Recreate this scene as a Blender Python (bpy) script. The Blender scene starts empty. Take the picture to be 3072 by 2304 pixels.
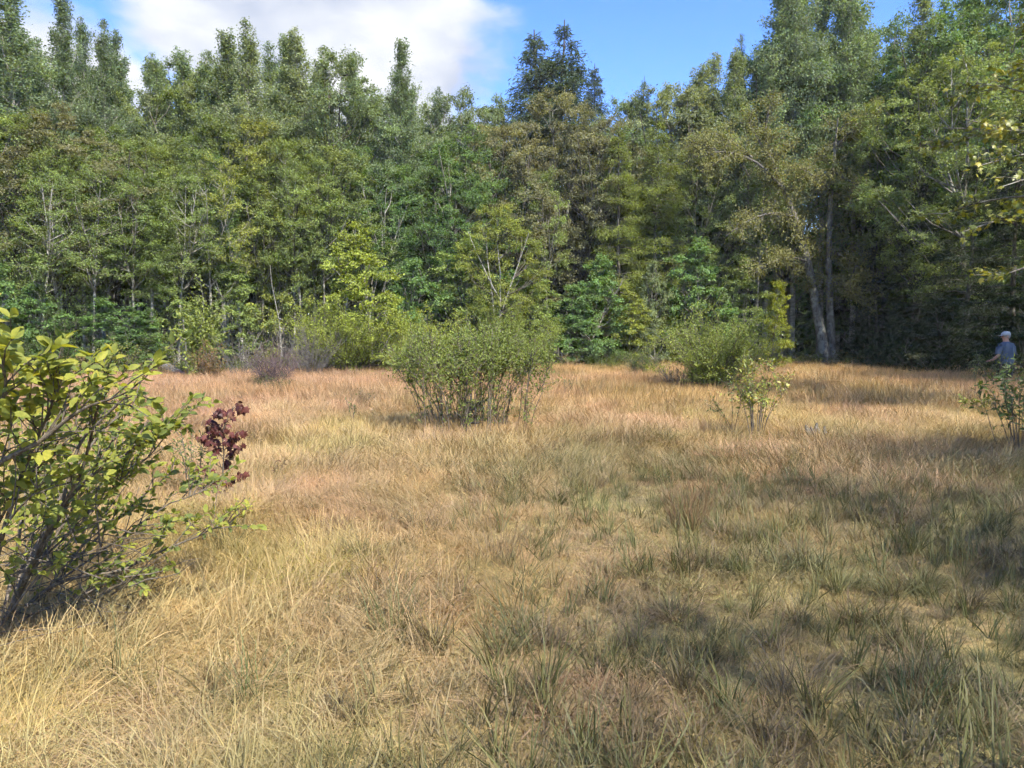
import bpy, math, random
import numpy as np
from mathutils import Vector, Matrix

# ------------------------------------------------------------------ camera, world, sun, exposure
SC = bpy.context.scene
COL = SC.collection
F = 745.0                      # focal length in pixels of a 1024 wide picture
CAMZ = 1.62
PITCH = math.atan(47.0 / F)
cd = bpy.data.cameras.new('camera'); cam = bpy.data.objects.new('camera', cd); COL.objects.link(cam)
cd.sensor_width = 36.0; cd.lens = 36.0 * F / 1024.0; cd.clip_start = 0.05; cd.clip_end = 3000
cam.location = (0, 0, CAMZ); cam.rotation_euler = (math.radians(90) - PITCH, 0, 0)
SC.camera = cam

SUN_AZ = math.radians(144)     # clockwise from the view direction (+Y): behind the viewer, to the right
SUN_EL = math.radians(51)
sun_dir = Vector((math.sin(SUN_AZ) * math.cos(SUN_EL), math.cos(SUN_AZ) * math.cos(SUN_EL), math.sin(SUN_EL)))
sl = bpy.data.lights.new('sun', 'SUN'); sl.energy = 4.0; sl.angle = math.radians(0.53); sl.color = (1.0, 0.93, 0.82)
so = bpy.data.objects.new('sun', sl); COL.objects.link(so)
so.rotation_euler = sun_dir.to_track_quat('Z', 'Y').to_euler(); so.location = sun_dir * 80

W = bpy.data.worlds.new('World'); SC.world = W; W.use_nodes = True
def build_world():
    nt = W.node_tree; nt.nodes.clear(); N = nt.nodes.new; L = nt.links.new
    out = N('ShaderNodeOutputWorld'); bg = N('ShaderNodeBackground'); L(bg.outputs[0], out.inputs[0])
    bg.inputs['Strength'].default_value = 0.15
    sky = N('ShaderNodeTexSky'); sky.sky_type = 'NISHITA'; sky.sun_disc = False
    sky.sun_elevation = SUN_EL; sky.sun_rotation = SUN_AZ
    sky.air_density = 1.0; sky.dust_density = 0.1; sky.ozone_density = 2.6; sky.altitude = 300
    hs = N('ShaderNodeHueSaturation'); hs.inputs['Saturation'].default_value = 1.27; hs.inputs['Hue'].default_value = 0.518; hs.inputs['Value'].default_value = 0.86
    L(sky.outputs[0], hs.inputs['Color'])
    # cumulus: fractal noise on the cloud layer (direction projected on a plane overhead), with one large bank
    tc = N('ShaderNodeTexCoord'); sep = N('ShaderNodeSeparateXYZ'); L(tc.outputs['Generated'], sep.inputs[0])
    def m(op, a, b=None, c=None, clamp=False):
        n = N('ShaderNodeMath'); n.operation = op; n.use_clamp = clamp
        for i, v in enumerate((a, b, c)):
            if v is None: continue
            if isinstance(v, (int, float)): n.inputs[i].default_value = v
            else: L(v, n.inputs[i])
        return n.outputs[0]
    zz = m('ADD', m('MAXIMUM', sep.outputs[2], 0.0), 0.22)
    u = m('DIVIDE', sep.outputs[0], zz); v = m('DIVIDE', sep.outputs[1], zz)
    cb = N('ShaderNodeCombineXYZ'); L(u, cb.inputs[0]); L(v, cb.inputs[1])
    no = N('ShaderNodeTexNoise'); no.inputs['Scale'].default_value = 1.55; no.inputs['Detail'].default_value = 9
    no.inputs['Roughness'].default_value = 0.55; L(cb.outputs[0], no.inputs['Vector'])
    # the bank of cloud: centre and size on the layer
    def blob(cx, cy, sx, sy):
        a = m('DIVIDE', m('SUBTRACT', u, cx), sx); b = m('DIVIDE', m('SUBTRACT', v, cy), sy)
        return m('SUBTRACT', 1.0, m('POWER', m('ADD', m('MULTIPLY', a, a), m('MULTIPLY', b, b)), 0.5))
    d1 = m('MAXIMUM', blob(-0.36, 1.75, 0.36, 1.0), blob(-1.28, 1.5, 0.42, 1.0))
    d1 = m('MAXIMUM', d1, blob(1.9, -1.6, 0.9, 0.8)); d1 = m('MAXIMUM', d1, blob(-1.6, -1.2, 0.8, 1.0))
    d1 = m('MAXIMUM', d1, -0.75)
    dens = m('ADD', m('MULTIPLY', d1, 0.62), m('MULTIPLY', m('SUBTRACT', no.outputs['Fac'], 0.5), 1.5))
    mr = N('ShaderNodeMapRange'); mr.interpolation_type = 'SMOOTHSTEP'
    L(dens, mr.inputs['Value']); mr.inputs['From Min'].default_value = -0.04; mr.inputs['From Max'].default_value = 0.17
    no2 = N('ShaderNodeTexNoise'); no2.inputs['Scale'].default_value = 3.2; no2.inputs['Detail'].default_value = 6
    L(cb.outputs[0], no2.inputs['Vector'])
    cr = N('ShaderNodeValToRGB'); L(no2.outputs['Fac'], cr.inputs['Fac'])
    cr.color_ramp.elements[0].position = 0.36; cr.color_ramp.elements[0].color = (1.45, 1.6, 1.95, 1)
    cr.color_ramp.elements[1].position = 0.60; cr.color_ramp.elements[1].color = (2.45, 2.48, 2.52, 1)
    mx = N('ShaderNodeMix'); mx.data_type = 'RGBA'
    L(mr.outputs[0], mx.inputs[0]); L(hs.outputs[0], mx.inputs[6]); L(cr.outputs[0], mx.inputs[7])
    L(mx.outputs[2], bg.inputs['Color'])
build_world()
VS = SC.view_settings
VS.view_transform = 'Standard'; VS.look = 'None'; VS.gamma = 1.0; VS.exposure = 1.6; VS.use_curve_mapping = False
SC.cycles.max_bounces = 5; SC.cycles.diffuse_bounces = 3; SC.cycles.transmission_bounces = 3; SC.cycles.debug_use_spatial_splits = True; SC.cycles.caustics_reflective = False; SC.cycles.caustics_refractive = False; SC.cycles.glossy_bounces = 2
SC.cycles.use_denoising = True; SC.cycles.use_adaptive_sampling = True; SC.cycles.adaptive_threshold = 0.035; SC.cycles.adaptive_min_samples = 12

# ------------------------------------------------------------------ helpers
def at(px, py, Y):
    """point on the picture ray (1024x768 pixels) at distance Y in front of the viewer"""
    u = (px - 512) / F; v = (384 - py) / F
    d = Vector((u, math.cos(PITCH) + v * math.sin(PITCH), -math.sin(PITCH) + v * math.cos(PITCH)))
    return Vector((0, 0, CAMZ)) + d * (Y / d.y)
def gp(px, py):
    """ground point under a pixel"""
    u = (px - 512) / F; v = (384 - py) / F
    d = Vector((u, math.cos(PITCH) + v * math.sin(PITCH), -math.sin(PITCH) + v * math.cos(PITCH)))
    p = Vector((0, 0, CAMZ)) + d * (-CAMZ / d.z)
    return p
def vnoise(x, y, seed=0):
    x = np.asarray(x, float); y = np.asarray(y, float)
    xi = np.floor(x).astype(np.int64); yi = np.floor(y).astype(np.int64); fx = x - xi; fy = y - yi
    def h(a, b):
        n = (a * 374761393 + b * 668265263 + seed * 982451653) & 0x7fffffff
        n = ((n ^ (n >> 13)) * 1274126177) & 0x7fffffff
        return ((n ^ (n >> 16)) & 0xffff) / 65535.0
    fx = fx * fx * (3 - 2 * fx); fy = fy * fy * (3 - 2 * fy)
    return (h(xi, yi) * (1 - fx) + h(xi + 1, yi) * fx) * (1 - fy) + (h(xi, yi + 1) * (1 - fx) + h(xi + 1, yi + 1) * fx) * fy
def fbm(x, y, seed=0, o=3):
    s = 0; a = 1; t = 0
    for i in range(o):
        s = s + a * vnoise(np.asarray(x) * 2 ** i, np.asarray(y) * 2 ** i, seed + i * 17); t += a; a *= 0.5
    return s / t
def ground_h(x, y):
    x = np.asarray(x, float); y = np.asarray(y, float)
    near = np.clip((90 - np.hypot(x, y)) / 40, 0, 1)
    return near * (0.18 * (fbm(x * 0.55, y * 0.55, 3) - 0.5) + 0.10 * (vnoise(x * 1.6, y * 1.6, 9) - 0.5))
def gz(x, y): return float(ground_h(x, y))
EDGE = [(-60, 21), (-17.5, 25.2), (-13.8, 27.7), (-8.7, 30.4), (-4.7, 31.3), (1.5, 34.5), (7.4, 37), (14.8, 39.3), (17.2, 38), (60, 34)]
def edge_y(x): return np.interp(x, [e[0] for e in EDGE], [e[1] for e in EDGE])
REDGE = [(-20, 11), (8, 12.5), (13, 14), (20, 16.3), (26, 17.6), (32, 18.4), (40, 18)]
def edge_x(y): return np.interp(y, [e[0] for e in REDGE], [e[1] for e in REDGE])

def mesh_np(name, V, faces, attrs=None, mats=(), smooth=True):
    """faces: list of int arrays (n,k)"""
    me = bpy.data.meshes.new(name)
    V = np.asarray(V, np.float32); me.vertices.add(len(V)); me.vertices.foreach_set('co', V.ravel())
    faces = [np.asarray(f, np.int32) for f in faces if len(f)]
    nl = sum(f.size for f in faces); npoly = sum(len(f) for f in faces)
    me.loops.add(nl); me.polygons.add(npoly)
    me.loops.foreach_set('vertex_index', np.concatenate([f.ravel() for f in faces]))
    tot = np.concatenate([np.full(len(f), f.shape[1], np.int32) for f in faces])
    st = np.concatenate([[0], np.cumsum(tot)[:-1]]).astype(np.int32)
    me.polygons.foreach_set('loop_start', st); me.polygons.foreach_set('loop_total', tot)
    me.polygons.foreach_set('use_smooth', np.full(npoly, smooth, bool))
    for k, a in (attrs or {}).items():
        at_ = me.attributes.new(k, 'FLOAT', 'POINT'); at_.data.foreach_set('value', np.asarray(a, np.float32))
    for mt in mats: me.materials.append(mt)
    me.update(calc_edges=True); me.validate()
    return me
def link(name, me, parent=None, loc=None):
    o = bpy.data.objects.new(name, me); COL.objects.link(o)
    if parent is not None: o.parent = parent
    if loc is not None: o.location = loc
    return o
def tag(o, label, cat, group=None, kind=None):
    o['label'] = label; o['category'] = cat
    if group: o['group'] = group
    if kind: o['kind'] = kind
    return o
def empty(name, loc, rz=0):
    o = bpy.data.objects.new(name, None); COL.objects.link(o); o.location = loc; o.rotation_euler = (0, 0, rz)
    o.empty_display_size = 0.2
    return o
def tubes(lines, sides=5):
    """lines: list of (pts (k,3), radii (k)); returns V, [quads], attr"""
    Vs = []; Fs = []; off = 0; vv = []
    ang = np.arange(sides) * 2 * math.pi / sides; ca = np.cos(ang); sa = np.sin(ang)
    for P, R in lines:
        P = np.asarray(P, float); R = np.asarray(R, float); k = len(P)
        T = np.gradient(P, axis=0); T /= np.linalg.norm(T, axis=1)[:, None] + 1e-9
        ref = np.where(np.abs(T[:, 2:3]) > 0.9, np.array([[1., 0, 0]]), np.array([[0, 0, 1.]]))
        if abs(T[0, 2]) > 0.75: ref = np.tile([[1., 0, 0]], (k, 1))
        A = np.cross(T, ref); A /= np.linalg.norm(A, axis=1)[:, None] + 1e-9; B = np.cross(T, A)
        V = P[:, None, :] + R[:, None, None] * (A[:, None, :] * ca[None, :, None] + B[:, None, :] * sa[None, :, None])
        Vs.append(V.reshape(-1, 3))
        i = np.arange(k - 1)[:, None] * sides; j = np.arange(sides)[None, :]; jn = (j + 1) % sides
        q = np.stack([i + j, i + jn, i + sides + jn, i + sides + j], -1).reshape(-1, 4) + off
        Fs.append(q); off += k * sides
    return np.concatenate(Vs), [np.concatenate(Fs)]
def nrm(a): return a / (np.linalg.norm(a, axis=-1, keepdims=True) + 1e-9)

# ------------------------------------------------------------------ materials
def mat(name):
    m = bpy.data.materials.new(name); m.use_nodes = True; nt = m.node_tree; nt.nodes.clear()
    return m, nt, nt.nodes.new, nt.links.new
def ramp(N, L, fac, stops):
    r = N('ShaderNodeValToRGB'); e = r.color_ramp.elements
    while len(e) < len(stops): e.new(0.5)
    for i, (p, c) in enumerate(stops): e[i].position = p; e[i].color = (*c, 1)
    if fac is not None: L(fac, r.inputs['Fac'])
    return r.outputs['Color']
def noise(N, L, scale, detail=4, rough=0.55, vec=None):
    n = N('ShaderNodeTexNoise'); n.inputs['Scale'].default_value = scale; n.inputs['Detail'].default_value = detail
    n.inputs['Roughness'].default_value = rough
    if vec is not None: L(vec, n.inputs['Vector'])
    return n.outputs['Fac']
def mixc(N, L, mode, fac, a, b):
    n = N('ShaderNodeMix'); n.data_type = 'RGBA'; n.blend_type = mode
    for i, v in ((0, fac), (6, a), (7, b)):
        if isinstance(v, (int, float)): n.inputs[i].default_value = v
        elif isinstance(v, tuple): n.inputs[i].default_value = (*v, 1)
        else: L(v, n.inputs[i])
    return n.outputs[2]
def leaf_shader(N, L, color, trans=0.32, rough=0.5, spec=0.3, tcol=(1.15, 1.1, 0.45)):
    out = N('ShaderNodeOutputMaterial'); p = N('ShaderNodeBsdfPrincipled'); t = N('ShaderNodeBsdfTranslucent'); x = N('ShaderNodeMixShader')
    p.inputs['Roughness'].default_value = rough; p.inputs['Specular IOR Level'].default_value = spec
    L(color, p.inputs['Base Color'])
    tc = mixc(N, L, 'MULTIPLY', 1.0, color, tcol); L(tc, t.inputs['Color'])
    x.inputs[0].default_value = trans; L(p.outputs[0], x.inputs[1]); L(t.outputs[0], x.inputs[2]); L(x.outputs[0], out.inputs[0])
def attr(N, name, typ='GEOMETRY'):
    a = N('ShaderNodeAttribute'); a.attribute_name = name; a.attribute_type = typ
    return a
def make_leaf_mat(name, fixed=None, autumn=(0.25, 0.17, 0.075), trans=0.44):
    """colour = the tree's own leaf colour x leaf-to-leaf variation, with some turned leaves"""
    m, nt, N, L = mat(name)
    if fixed: base = None; c0 = fixed
    else: base = attr(N, 'leaf_tint', 'OBJECT').outputs['Color']; c0 = base
    v = attr(N, 'v').outputs['Fac']; h = attr(N, 'h').outputs['Fac']
    vr = ramp(N, L, v, [(0.0, (0.5, 0.52, 0.5)), (0.5, (1, 1, 1)), (1.0, (1.6, 1.55, 1.3))])
    c = mixc(N, L, 'MULTIPLY', 1.0, c0, vr)
    c = mixc(N, L, 'MIX', h, c, autumn)
    oi = N('ShaderNodeObjectInfo')
    rr = ramp(N, L, oi.outputs['Random'], [(0, (0.85, 0.88, 0.85)), (0.5, (1.02, 1, 0.95)), (1, (1.15, 1.1, 1.15))])
    c = mixc(N, L, 'MULTIPLY', 1.0, c, rr)
    leaf_shader(N, L, c, trans)
    return m
M = {}
M['leaf'] = make_leaf_mat('tree_leaves')
def bark_mat(name, a, b, sc=9, lichen=None, fl=(6, 6, 1.0)):
    m, nt, N, L = mat(name)
    tc = N('ShaderNodeTexCoord'); mp = N('ShaderNodeMapping'); mp.inputs['Scale'].default_value = fl; L(tc.outputs['Object'], mp.inputs[0])
    f = noise(N, L, sc * 0.35, 8, 0.65, mp.outputs[0])
    c = ramp(N, L, f, [(0.32, a), (0.5, tuple((x + y) / 2 for x, y in zip(a, b))), (0.66, b)])
    if lichen:
        f2 = noise(N, L, 3.0, 6, 0.6, tc.outputs['Object'])
        k = ramp(N, L, f2, [(0.5, (0, 0, 0)), (0.62, (1, 1, 1))]); c = mixc(N, L, 'MIX', k, c, lichen)
    out = N('ShaderNodeOutputMaterial'); p = N('ShaderNodeBsdfPrincipled'); L(c, p.inputs['Base Color']); p.inputs['Roughness'].default_value = 0.9
    p.inputs['Specular IOR Level'].default_value = 0.15
    bp = N('ShaderNodeBump'); bp.inputs['Strength'].default_value = 0.7; bp.inputs['Distance'].default_value = 0.03; L(f, bp.inputs['Height']); L(bp.outputs[0], p.inputs['Normal'])
    L(p.outputs[0], out.inputs[0]); return m
M['bark_grey'] = bark_mat('grey_bark', (0.05, 0.045, 0.035), (0.24, 0.22, 0.18), lichen=(0.27, 0.27, 0.22))
M['bark_dark'] = bark_mat('dark_bark', (0.03, 0.025, 0.02), (0.11, 0.095, 0.075), lichen=(0.16, 0.16, 0.12))
M['bark_pale'] = bark_mat('pale_aspen_bark', (0.13, 0.12, 0.095), (0.42, 0.40, 0.34), 7, fl=(2, 2, 7))
M['bark_birch'] = bark_mat('white_birch_bark', (0.10, 0.09, 0.08), (0.66, 0.63, 0.56), 5, fl=(1.2, 1.2, 9))
M['twig'] = bark_mat('shrub_twig_bark', (0.06, 0.047, 0.035), (0.20, 0.17, 0.13), 14)
M['twig_grey'] = bark_mat('dead_grey_wood', (0.055, 0.05, 0.042), (0.20, 0.185, 0.16), 12, fl=(6, 6, 6))
M['twig_purple'] = bark_mat('purplish_twigs', (0.07, 0.05, 0.048), (0.19, 0.14, 0.13), 12, fl=(6, 6, 6))

def ground_material():
    m, nt, N, L = mat('meadow_soil_and_thatch')
    g = N('ShaderNodeNewGeometry'); P = g.outputs['Position']
    a = noise(N, L, 0.55, 5, 0.6, P); b = noise(N, L, 30, 5, 0.7, P); c = noise(N, L, 6.0, 5, 0.65, P)
    thatch = ramp(N, L, b, [(0.3, (0.13, 0.10, 0.045)), (0.5, (0.30, 0.245, 0.125)), (0.7, (0.45, 0.38, 0.22))])
    warm = ramp(N, L, a, [(0.35, (0.9, 1.0, 0.75)), (0.6, (1.1, 0.95, 0.8))])
    thatch = mixc(N, L, 'MULTIPLY', 1.0, thatch, warm)
    moss = ramp(N, L, c, [(0.42, (0, 0, 0)), (0.62, (0.55, 0.55, 0.55))])
    thatch = mixc(N, L, 'MIX', moss, thatch, (0.20, 0.185, 0.065))
    litter = ramp(N, L, noise(N, L, 14, 5, 0.7, P), [(0.3, (0.025, 0.02, 0.012)), (0.55, (0.07, 0.055, 0.03)), (0.75, (0.12, 0.095, 0.05))])
    w = attr(N, 'wood').outputs['Fac']
    col = mixc(N, L, 'MIX', w, thatch, litter)
    out = N('ShaderNodeOutputMaterial'); p = N('ShaderNodeBsdfPrincipled'); L(col, p.inputs['Base Color']); p.inputs['Roughness'].default_value = 0.95
    p.inputs['Specular IOR Level'].default_value = 0.1
    bp = N('ShaderNodeBump'); bp.inputs['Strength'].default_value = 0.9; bp.inputs['Distance'].default_value = 0.03; L(b, bp.inputs['Height']); L(bp.outputs[0], p.inputs['Normal'])
    L(p.outputs[0], out.inputs[0]); return m
M['ground'] = ground_material()

def grass_material(name, typ):
    m, nt, N, L = mat(name)
    if typ == 'INSTANCER': tint = attr(N, 'tint', 'INSTANCER').outputs['Color']
    else: tint = attr(N, 'blade_tint', 'OBJECT').outputs['Color']
    v = attr(N, 'v').outputs['Fac']; t = attr(N, 't').outputs['Fac']
    if typ == 'INSTANCER':   # greener blades in the sedge and painted-shade zone, and colour drifting from place to place
        k = N('ShaderNodeMath'); k.operation = 'MULTIPLY'; k.use_clamp = True; L(attr(N, 'k').outputs['Fac'], k.inputs[0]); L(attr(N, 'sedge_shade', 'INSTANCER').outputs['Fac'], k.inputs[1])
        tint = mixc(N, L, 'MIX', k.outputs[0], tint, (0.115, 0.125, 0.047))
        g = N('ShaderNodeNewGeometry'); f = noise(N, L, 1.7, 4, 0.6, g.outputs['Position'])
        tint = mixc(N, L, 'MULTIPLY', 1.0, tint, ramp(N, L, f, [(0.3, (0.80, 0.84, 0.78)), (0.5, (1, 1, 1)), (0.7, (1.2, 1.1, 1.05))]))
    c = mixc(N, L, 'MULTIPLY', 1.0, tint, ramp(N, L, v, [(0, (0.62, 0.66, 0.6)), (0.5, (1, 1, 1)), (1, (1.4, 1.35, 1.3))]))
    tip = ramp(N, L, t, [(0.55, (1, 1, 1)), (1.0, (1.18, 0.98, 0.82))])
    c = mixc(N, L, 'MULTIPLY', 1.0, c, tip)
    leaf_shader(N, L, c, 0.28, 0.55, 0.25, (1.1, 1.0, 0.7)); return m
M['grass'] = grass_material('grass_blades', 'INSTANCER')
M['sedge'] = grass_material('tussock_blades', 'OBJECT')

# ------------------------------------------------------------------ ground
def build_ground():
    def axis(vals):
        return np.unique(np.round(np.concatenate(vals), 3))
    xs = axis([np.linspace(-700, -70, 16), np.linspace(-70, -24, 30), np.linspace(-24, 24, 161), np.linspace(24, 70, 30), np.linspace(70, 700, 16)])
    ys = axis([np.linspace(-400, -20, 12), np.linspace(-20, 0, 25), np.linspace(0, 44, 150), np.linspace(44, 90, 30), np.linspace(90, 900, 16)])
    X, Y = np.meshgrid(xs, ys, indexing='ij')
    Z = ground_h(X, Y)
    V = np.stack([X, Y, Z], -1).reshape(-1, 3)
    nx, ny = len(xs), len(ys)
    i, j = np.meshgrid(np.arange(nx - 1), np.arange(ny - 1), indexing='ij')
    q = np.stack([i * ny + j, (i + 1) * ny + j, (i + 1) * ny + j + 1, i * ny + j + 1], -1).reshape(-1, 4)
    wob = 1.2 * (fbm(X * 0.5, Y * 0.5, 31) - 0.5) * 2
    w = np.clip((Y - edge_y(X) + wob + 0.3) / 0.9, 0, 1)
    w = np.maximum(w, np.clip((X - edge_x(Y) + wob + 0.3) / 0.9, 0, 1))
    w = np.maximum(w, np.clip((-X - 21 - 0.1 * Y + wob) / 0.9, 0, 1)); w = np.maximum(w, np.clip((-8 - Y + wob), 0, 1))
    me = mesh_np('ground', V, [q], {'wood': w.ravel()}, [M['ground']])
    o = link('ground', me); o['kind'] = 'structure'; o['label'] = 'straw covered meadow floor running into dark leaf litter under the trees'
build_ground()

# ------------------------------------------------------------------ trees
rng = np.random.default_rng(11)
def leaf_quads(C, D, Nn, Ls, Wd, fold=0.12):
    D = nrm(D); S = nrm(np.cross(D, Nn)); Nn = np.cross(S, D)
    n = len(C)
    tip = C + D * Ls[:, None]; mid = C + D * (Ls * 0.45)[:, None] + Nn * (Ls * fold)[:, None]
    l = mid + S * (Wd * 0.5)[:, None]; r = mid - S * (Wd * 0.5)[:, None]
    V = np.stack([C, r, tip, l], 1).reshape(-1, 3)
    b = np.arange(n)[:, None] * 4
    T = np.concatenate([b + np.array([[0, 1, 2]]), b + np.array([[0, 2, 3]])])
    return V, T
def crown_mesh(name, C, D, Nn, Ls, Wd, v, h, material):
    V, T = leaf_quads(C, D, Nn, Ls, Wd)
    return mesh_np(name, V, [T], {'v': np.repeat(v, 4), 'h': np.repeat(h, 4)}, [material], smooth=False)

PROF = {
    'round': lambda t: np.sin(math.pi * np.clip(0.12 + 0.83 * t, 0, 1)) ** 0.75,
    'column': lambda t: (0.55 + 0.45 * np.sin(math.pi * t ** 0.8)) * np.clip((1.03 - t) * 2.2, 0.06, 1) ** 0.8,
    'cone': lambda t: np.clip(1.02 - t, 0.03, 1) ** 0.85,
    'young': lambda t: np.clip(1.05 - t, 0.05, 1) ** 0.7 * (0.6 + 0.4 * np.minimum(1, t * 4)),
}
def gen_tree(seed, H=14, cb=0.3, R=2.4, prof='round', nb=70, up0=25, up1=60, nleaf=26000, leaf=(0.10, 0.062), trunk_r=0.13,
             clump=0.16, droop=0.15, lean=0.3, leaders=0, dead=5, stems=1, hv=0.15, needle=False, sub=9, bark='bark_grey', wob=0.12, h_top=0.0):
    r = np.random.default_rng(seed); pf = PROF[prof]
    trunks = []; twigs = []; seg_a = []; seg_b = []; seg_w = []; seg_v = []; seg_h = []; seg_c = []
    for s in range(stems):
        k = 14; t = np.linspace(0, 1, k); az = r.uniform(0, 6.28); ln = lean * r.uniform(0.4, 1.0)
        off = np.array([math.cos(az), math.sin(az)]) * (0.0 if stems == 1 else 0.12)
        hs = H * (1 if s == 0 else r.uniform(0.8, 0.97))
        P = np.zeros((k, 3)); P[:, 2] = t * hs - (t == 0) * 0.1
        wx = np.cumsum(r.normal(0, wob, k)) * 0.6; wy = np.cumsum(r.normal(0, wob, k)) * 0.6
        wx -= wx[0]; wy -= wy[0]
        P[:, 0] = off[0] + math.cos(az) * ln * t ** 1.3 * hs * 0.08 + wx * t; P[:, 1] = off[1] + math.sin(az) * ln * t ** 1.3 * hs * 0.08 + wy * t
        rad = trunk_r * (1 - 0.93 * t) ** 0.85 * (1 if stems == 1 else 0.75); rad[0] *= 1.35
        trunks.append((P, rad))
        def trunk_at(q): return np.array([np.interp(q, t, P[:, c]) for c in range(3)])
        n_b = nb // stems
        tt = np.sort(r.uniform(0, 1, n_b) ** 0.9)
        for i in range(n_b):
            u = tt[i]; q = cb + (0.985 - cb) * u
            p0 = trunk_at(q); a = i * 2.39996 + r.normal(0, 0.5)
            Lb = R * float(pf(np.array(u))) * r.uniform(0.62, 1.15) * (1 if stems == 1 else 0.8)
            if leaders and u > 0.55 and r.random() < leaders: el = math.radians(r.uniform(68, 84)); Lb = max(Lb, R * 0.55) * r.uniform(1.0, 1.7) * min(1.0, 0.45 + 2.2 * (1 - u)); lead = True
            else: el = math.radians(up0 + (up1 - up0) * u + r.normal(0, 7)); lead = False
            kk = 5; w = np.linspace(0, 1, kk)
            d = np.array([math.cos(a) * math.cos(el), math.sin(a) * math.cos(el), math.sin(el)])
            B = p0 + d * (w * Lb)[:, None]; B[:, 2] -= droop * Lb * w ** 2 * (0.2 if lead else 1)
            B += np.cumsum(r.normal(0, 0.03 * Lb, (kk, 3)), 0) * w[:, None]
            br = max(0.006, trunk_r * 0.32 * (1 - q) ** 0.6 + 0.006) * (1 - 0.8 * w)
            twigs.append((B, np.maximum(br, 0.004)))
            bv = r.normal(0, 0.13); bh = max(0, r.normal(hv * 0.6, hv * 0.8)) + h_top * max(0, u - 0.55)
            ns = int(sub * (0.5 + Lb / R)); 
            for j in range(ns):
                x = r.uniform(0.22, 1.0); c0 = np.array([np.interp(x, w, B[:, c]) for c in range(3)])
                da = r.normal(0, 0.9); sl_ = (0.42 * Lb * (1.15 - x) + (min(0.25, Lb * 0.3) if needle else 0.22)) * r.uniform(0.6, 1.2)
                if lead: sl_ = min(sl_, 0.30) * (1.15 - 0.75 * x)
                dd = np.array([math.cos(a + da), math.sin(a + da), 0.0]) * math.cos(el * 0.6); dd[2] = math.sin(el * 0.7) + r.normal(0, 0.22) - (0.25 if needle else 0)
                dd /= np.linalg.norm(dd)
                e = c0 + dd * sl_; e[2] -= droop * sl_ * 0.6
                twigs.append((np.stack([c0, (c0 + e) / 2 + r.normal(0, 0.02, 3), e]), np.array([0.007, 0.005, 0.003])))
                seg_a.append(c0); seg_b.append(e); seg_w.append(sl_); seg_v.append(bv + r.normal(0, 0.1)); seg_h.append(bh); seg_c.append(0.6 if lead else 1.0)
            seg_a.append(B[-2]); seg_b.append(B[-1] + (B[-1] - B[-2]) * 0.2); seg_w.append(Lb * 0.3); seg_v.append(bv); seg_h.append(bh); seg_c.append(0.45 if lead else 1.0)
        for i in range(dead):
            q = r.uniform(0.12, max(0.16, cb + 0.1)); p0 = trunk_at(q); a = r.uniform(0, 6.28); Lb = r.uniform(0.5, 1.6)
            d = np.array([math.cos(a), math.sin(a), r.uniform(-0.3, 0.5)]); w = np.linspace(0, 1, 4)
            B = p0 + d * (w * Lb)[:, None] + np.cumsum(r.normal(0, 0.05, (4, 3)), 0) * w[:, None]
            trunks.append((B, 0.016 * (1 - 0.75 * w)))
    A = np.array(seg_a); B = np.array(seg_b); w = np.array(seg_w); w /= w.sum()
    idx = r.choice(len(A), nleaf, p=w); x = r.uniform(0.0, 1.12, nleaf) ** 0.8
    dirs = nrm(B - A)[idx]
    C = A[idx] + (B - A)[idx] * x[:, None] + r.normal(0, clump, (nleaf, 3)) * np.array(seg_c)[idx][:, None] * np.array([1, 1, 0.75]) * (np.clip((H * 1.01 - A[idx][:, 2:3]) / (0.15 * H), 0.25, 1) if needle else 1)
    if needle:
        D = dirs * 0.8 + r.normal(0, 0.55, (nleaf, 3)) + np.array([0, 0, -0.55]); Nn = np.array([0, 0, 1.0]) + r.normal(0, 0.6, (nleaf, 3))
    else:
        D = dirs * 0.5 + r.normal(0, 0.7, (nleaf, 3)) + np.array([0, 0, -0.35]); Nn = np.array([0, 0, 0.9]) + dirs * 0.3 + r.normal(0, 0.62, (nleaf, 3))
    sc = r.uniform(0.65, 1.2, nleaf)
    v = np.clip(0.45 + np.array(seg_v)[idx] + r.normal(0, 0.16, nleaf), 0, 1)
    h = np.clip(np.array(seg_h)[idx] + np.maximum(0, r.normal(-0.1, hv, nleaf)), 0, 0.95)
    cm = crown_mesh('crown', C, D, Nn, leaf[0] * sc, leaf[1] * sc, v, h, M['leaf'])
    tv, tf = tubes(trunks, 9); tm = mesh_np('trunk', tv, tf, None, [M[bark]])
    bv_, bf = tubes(twigs, 4); bm = mesh_np('branches', bv_, bf, None, [M[bark]])
    return dict(trunk=tm, branches=bm, crown=cm, H=H, R=R)

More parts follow.
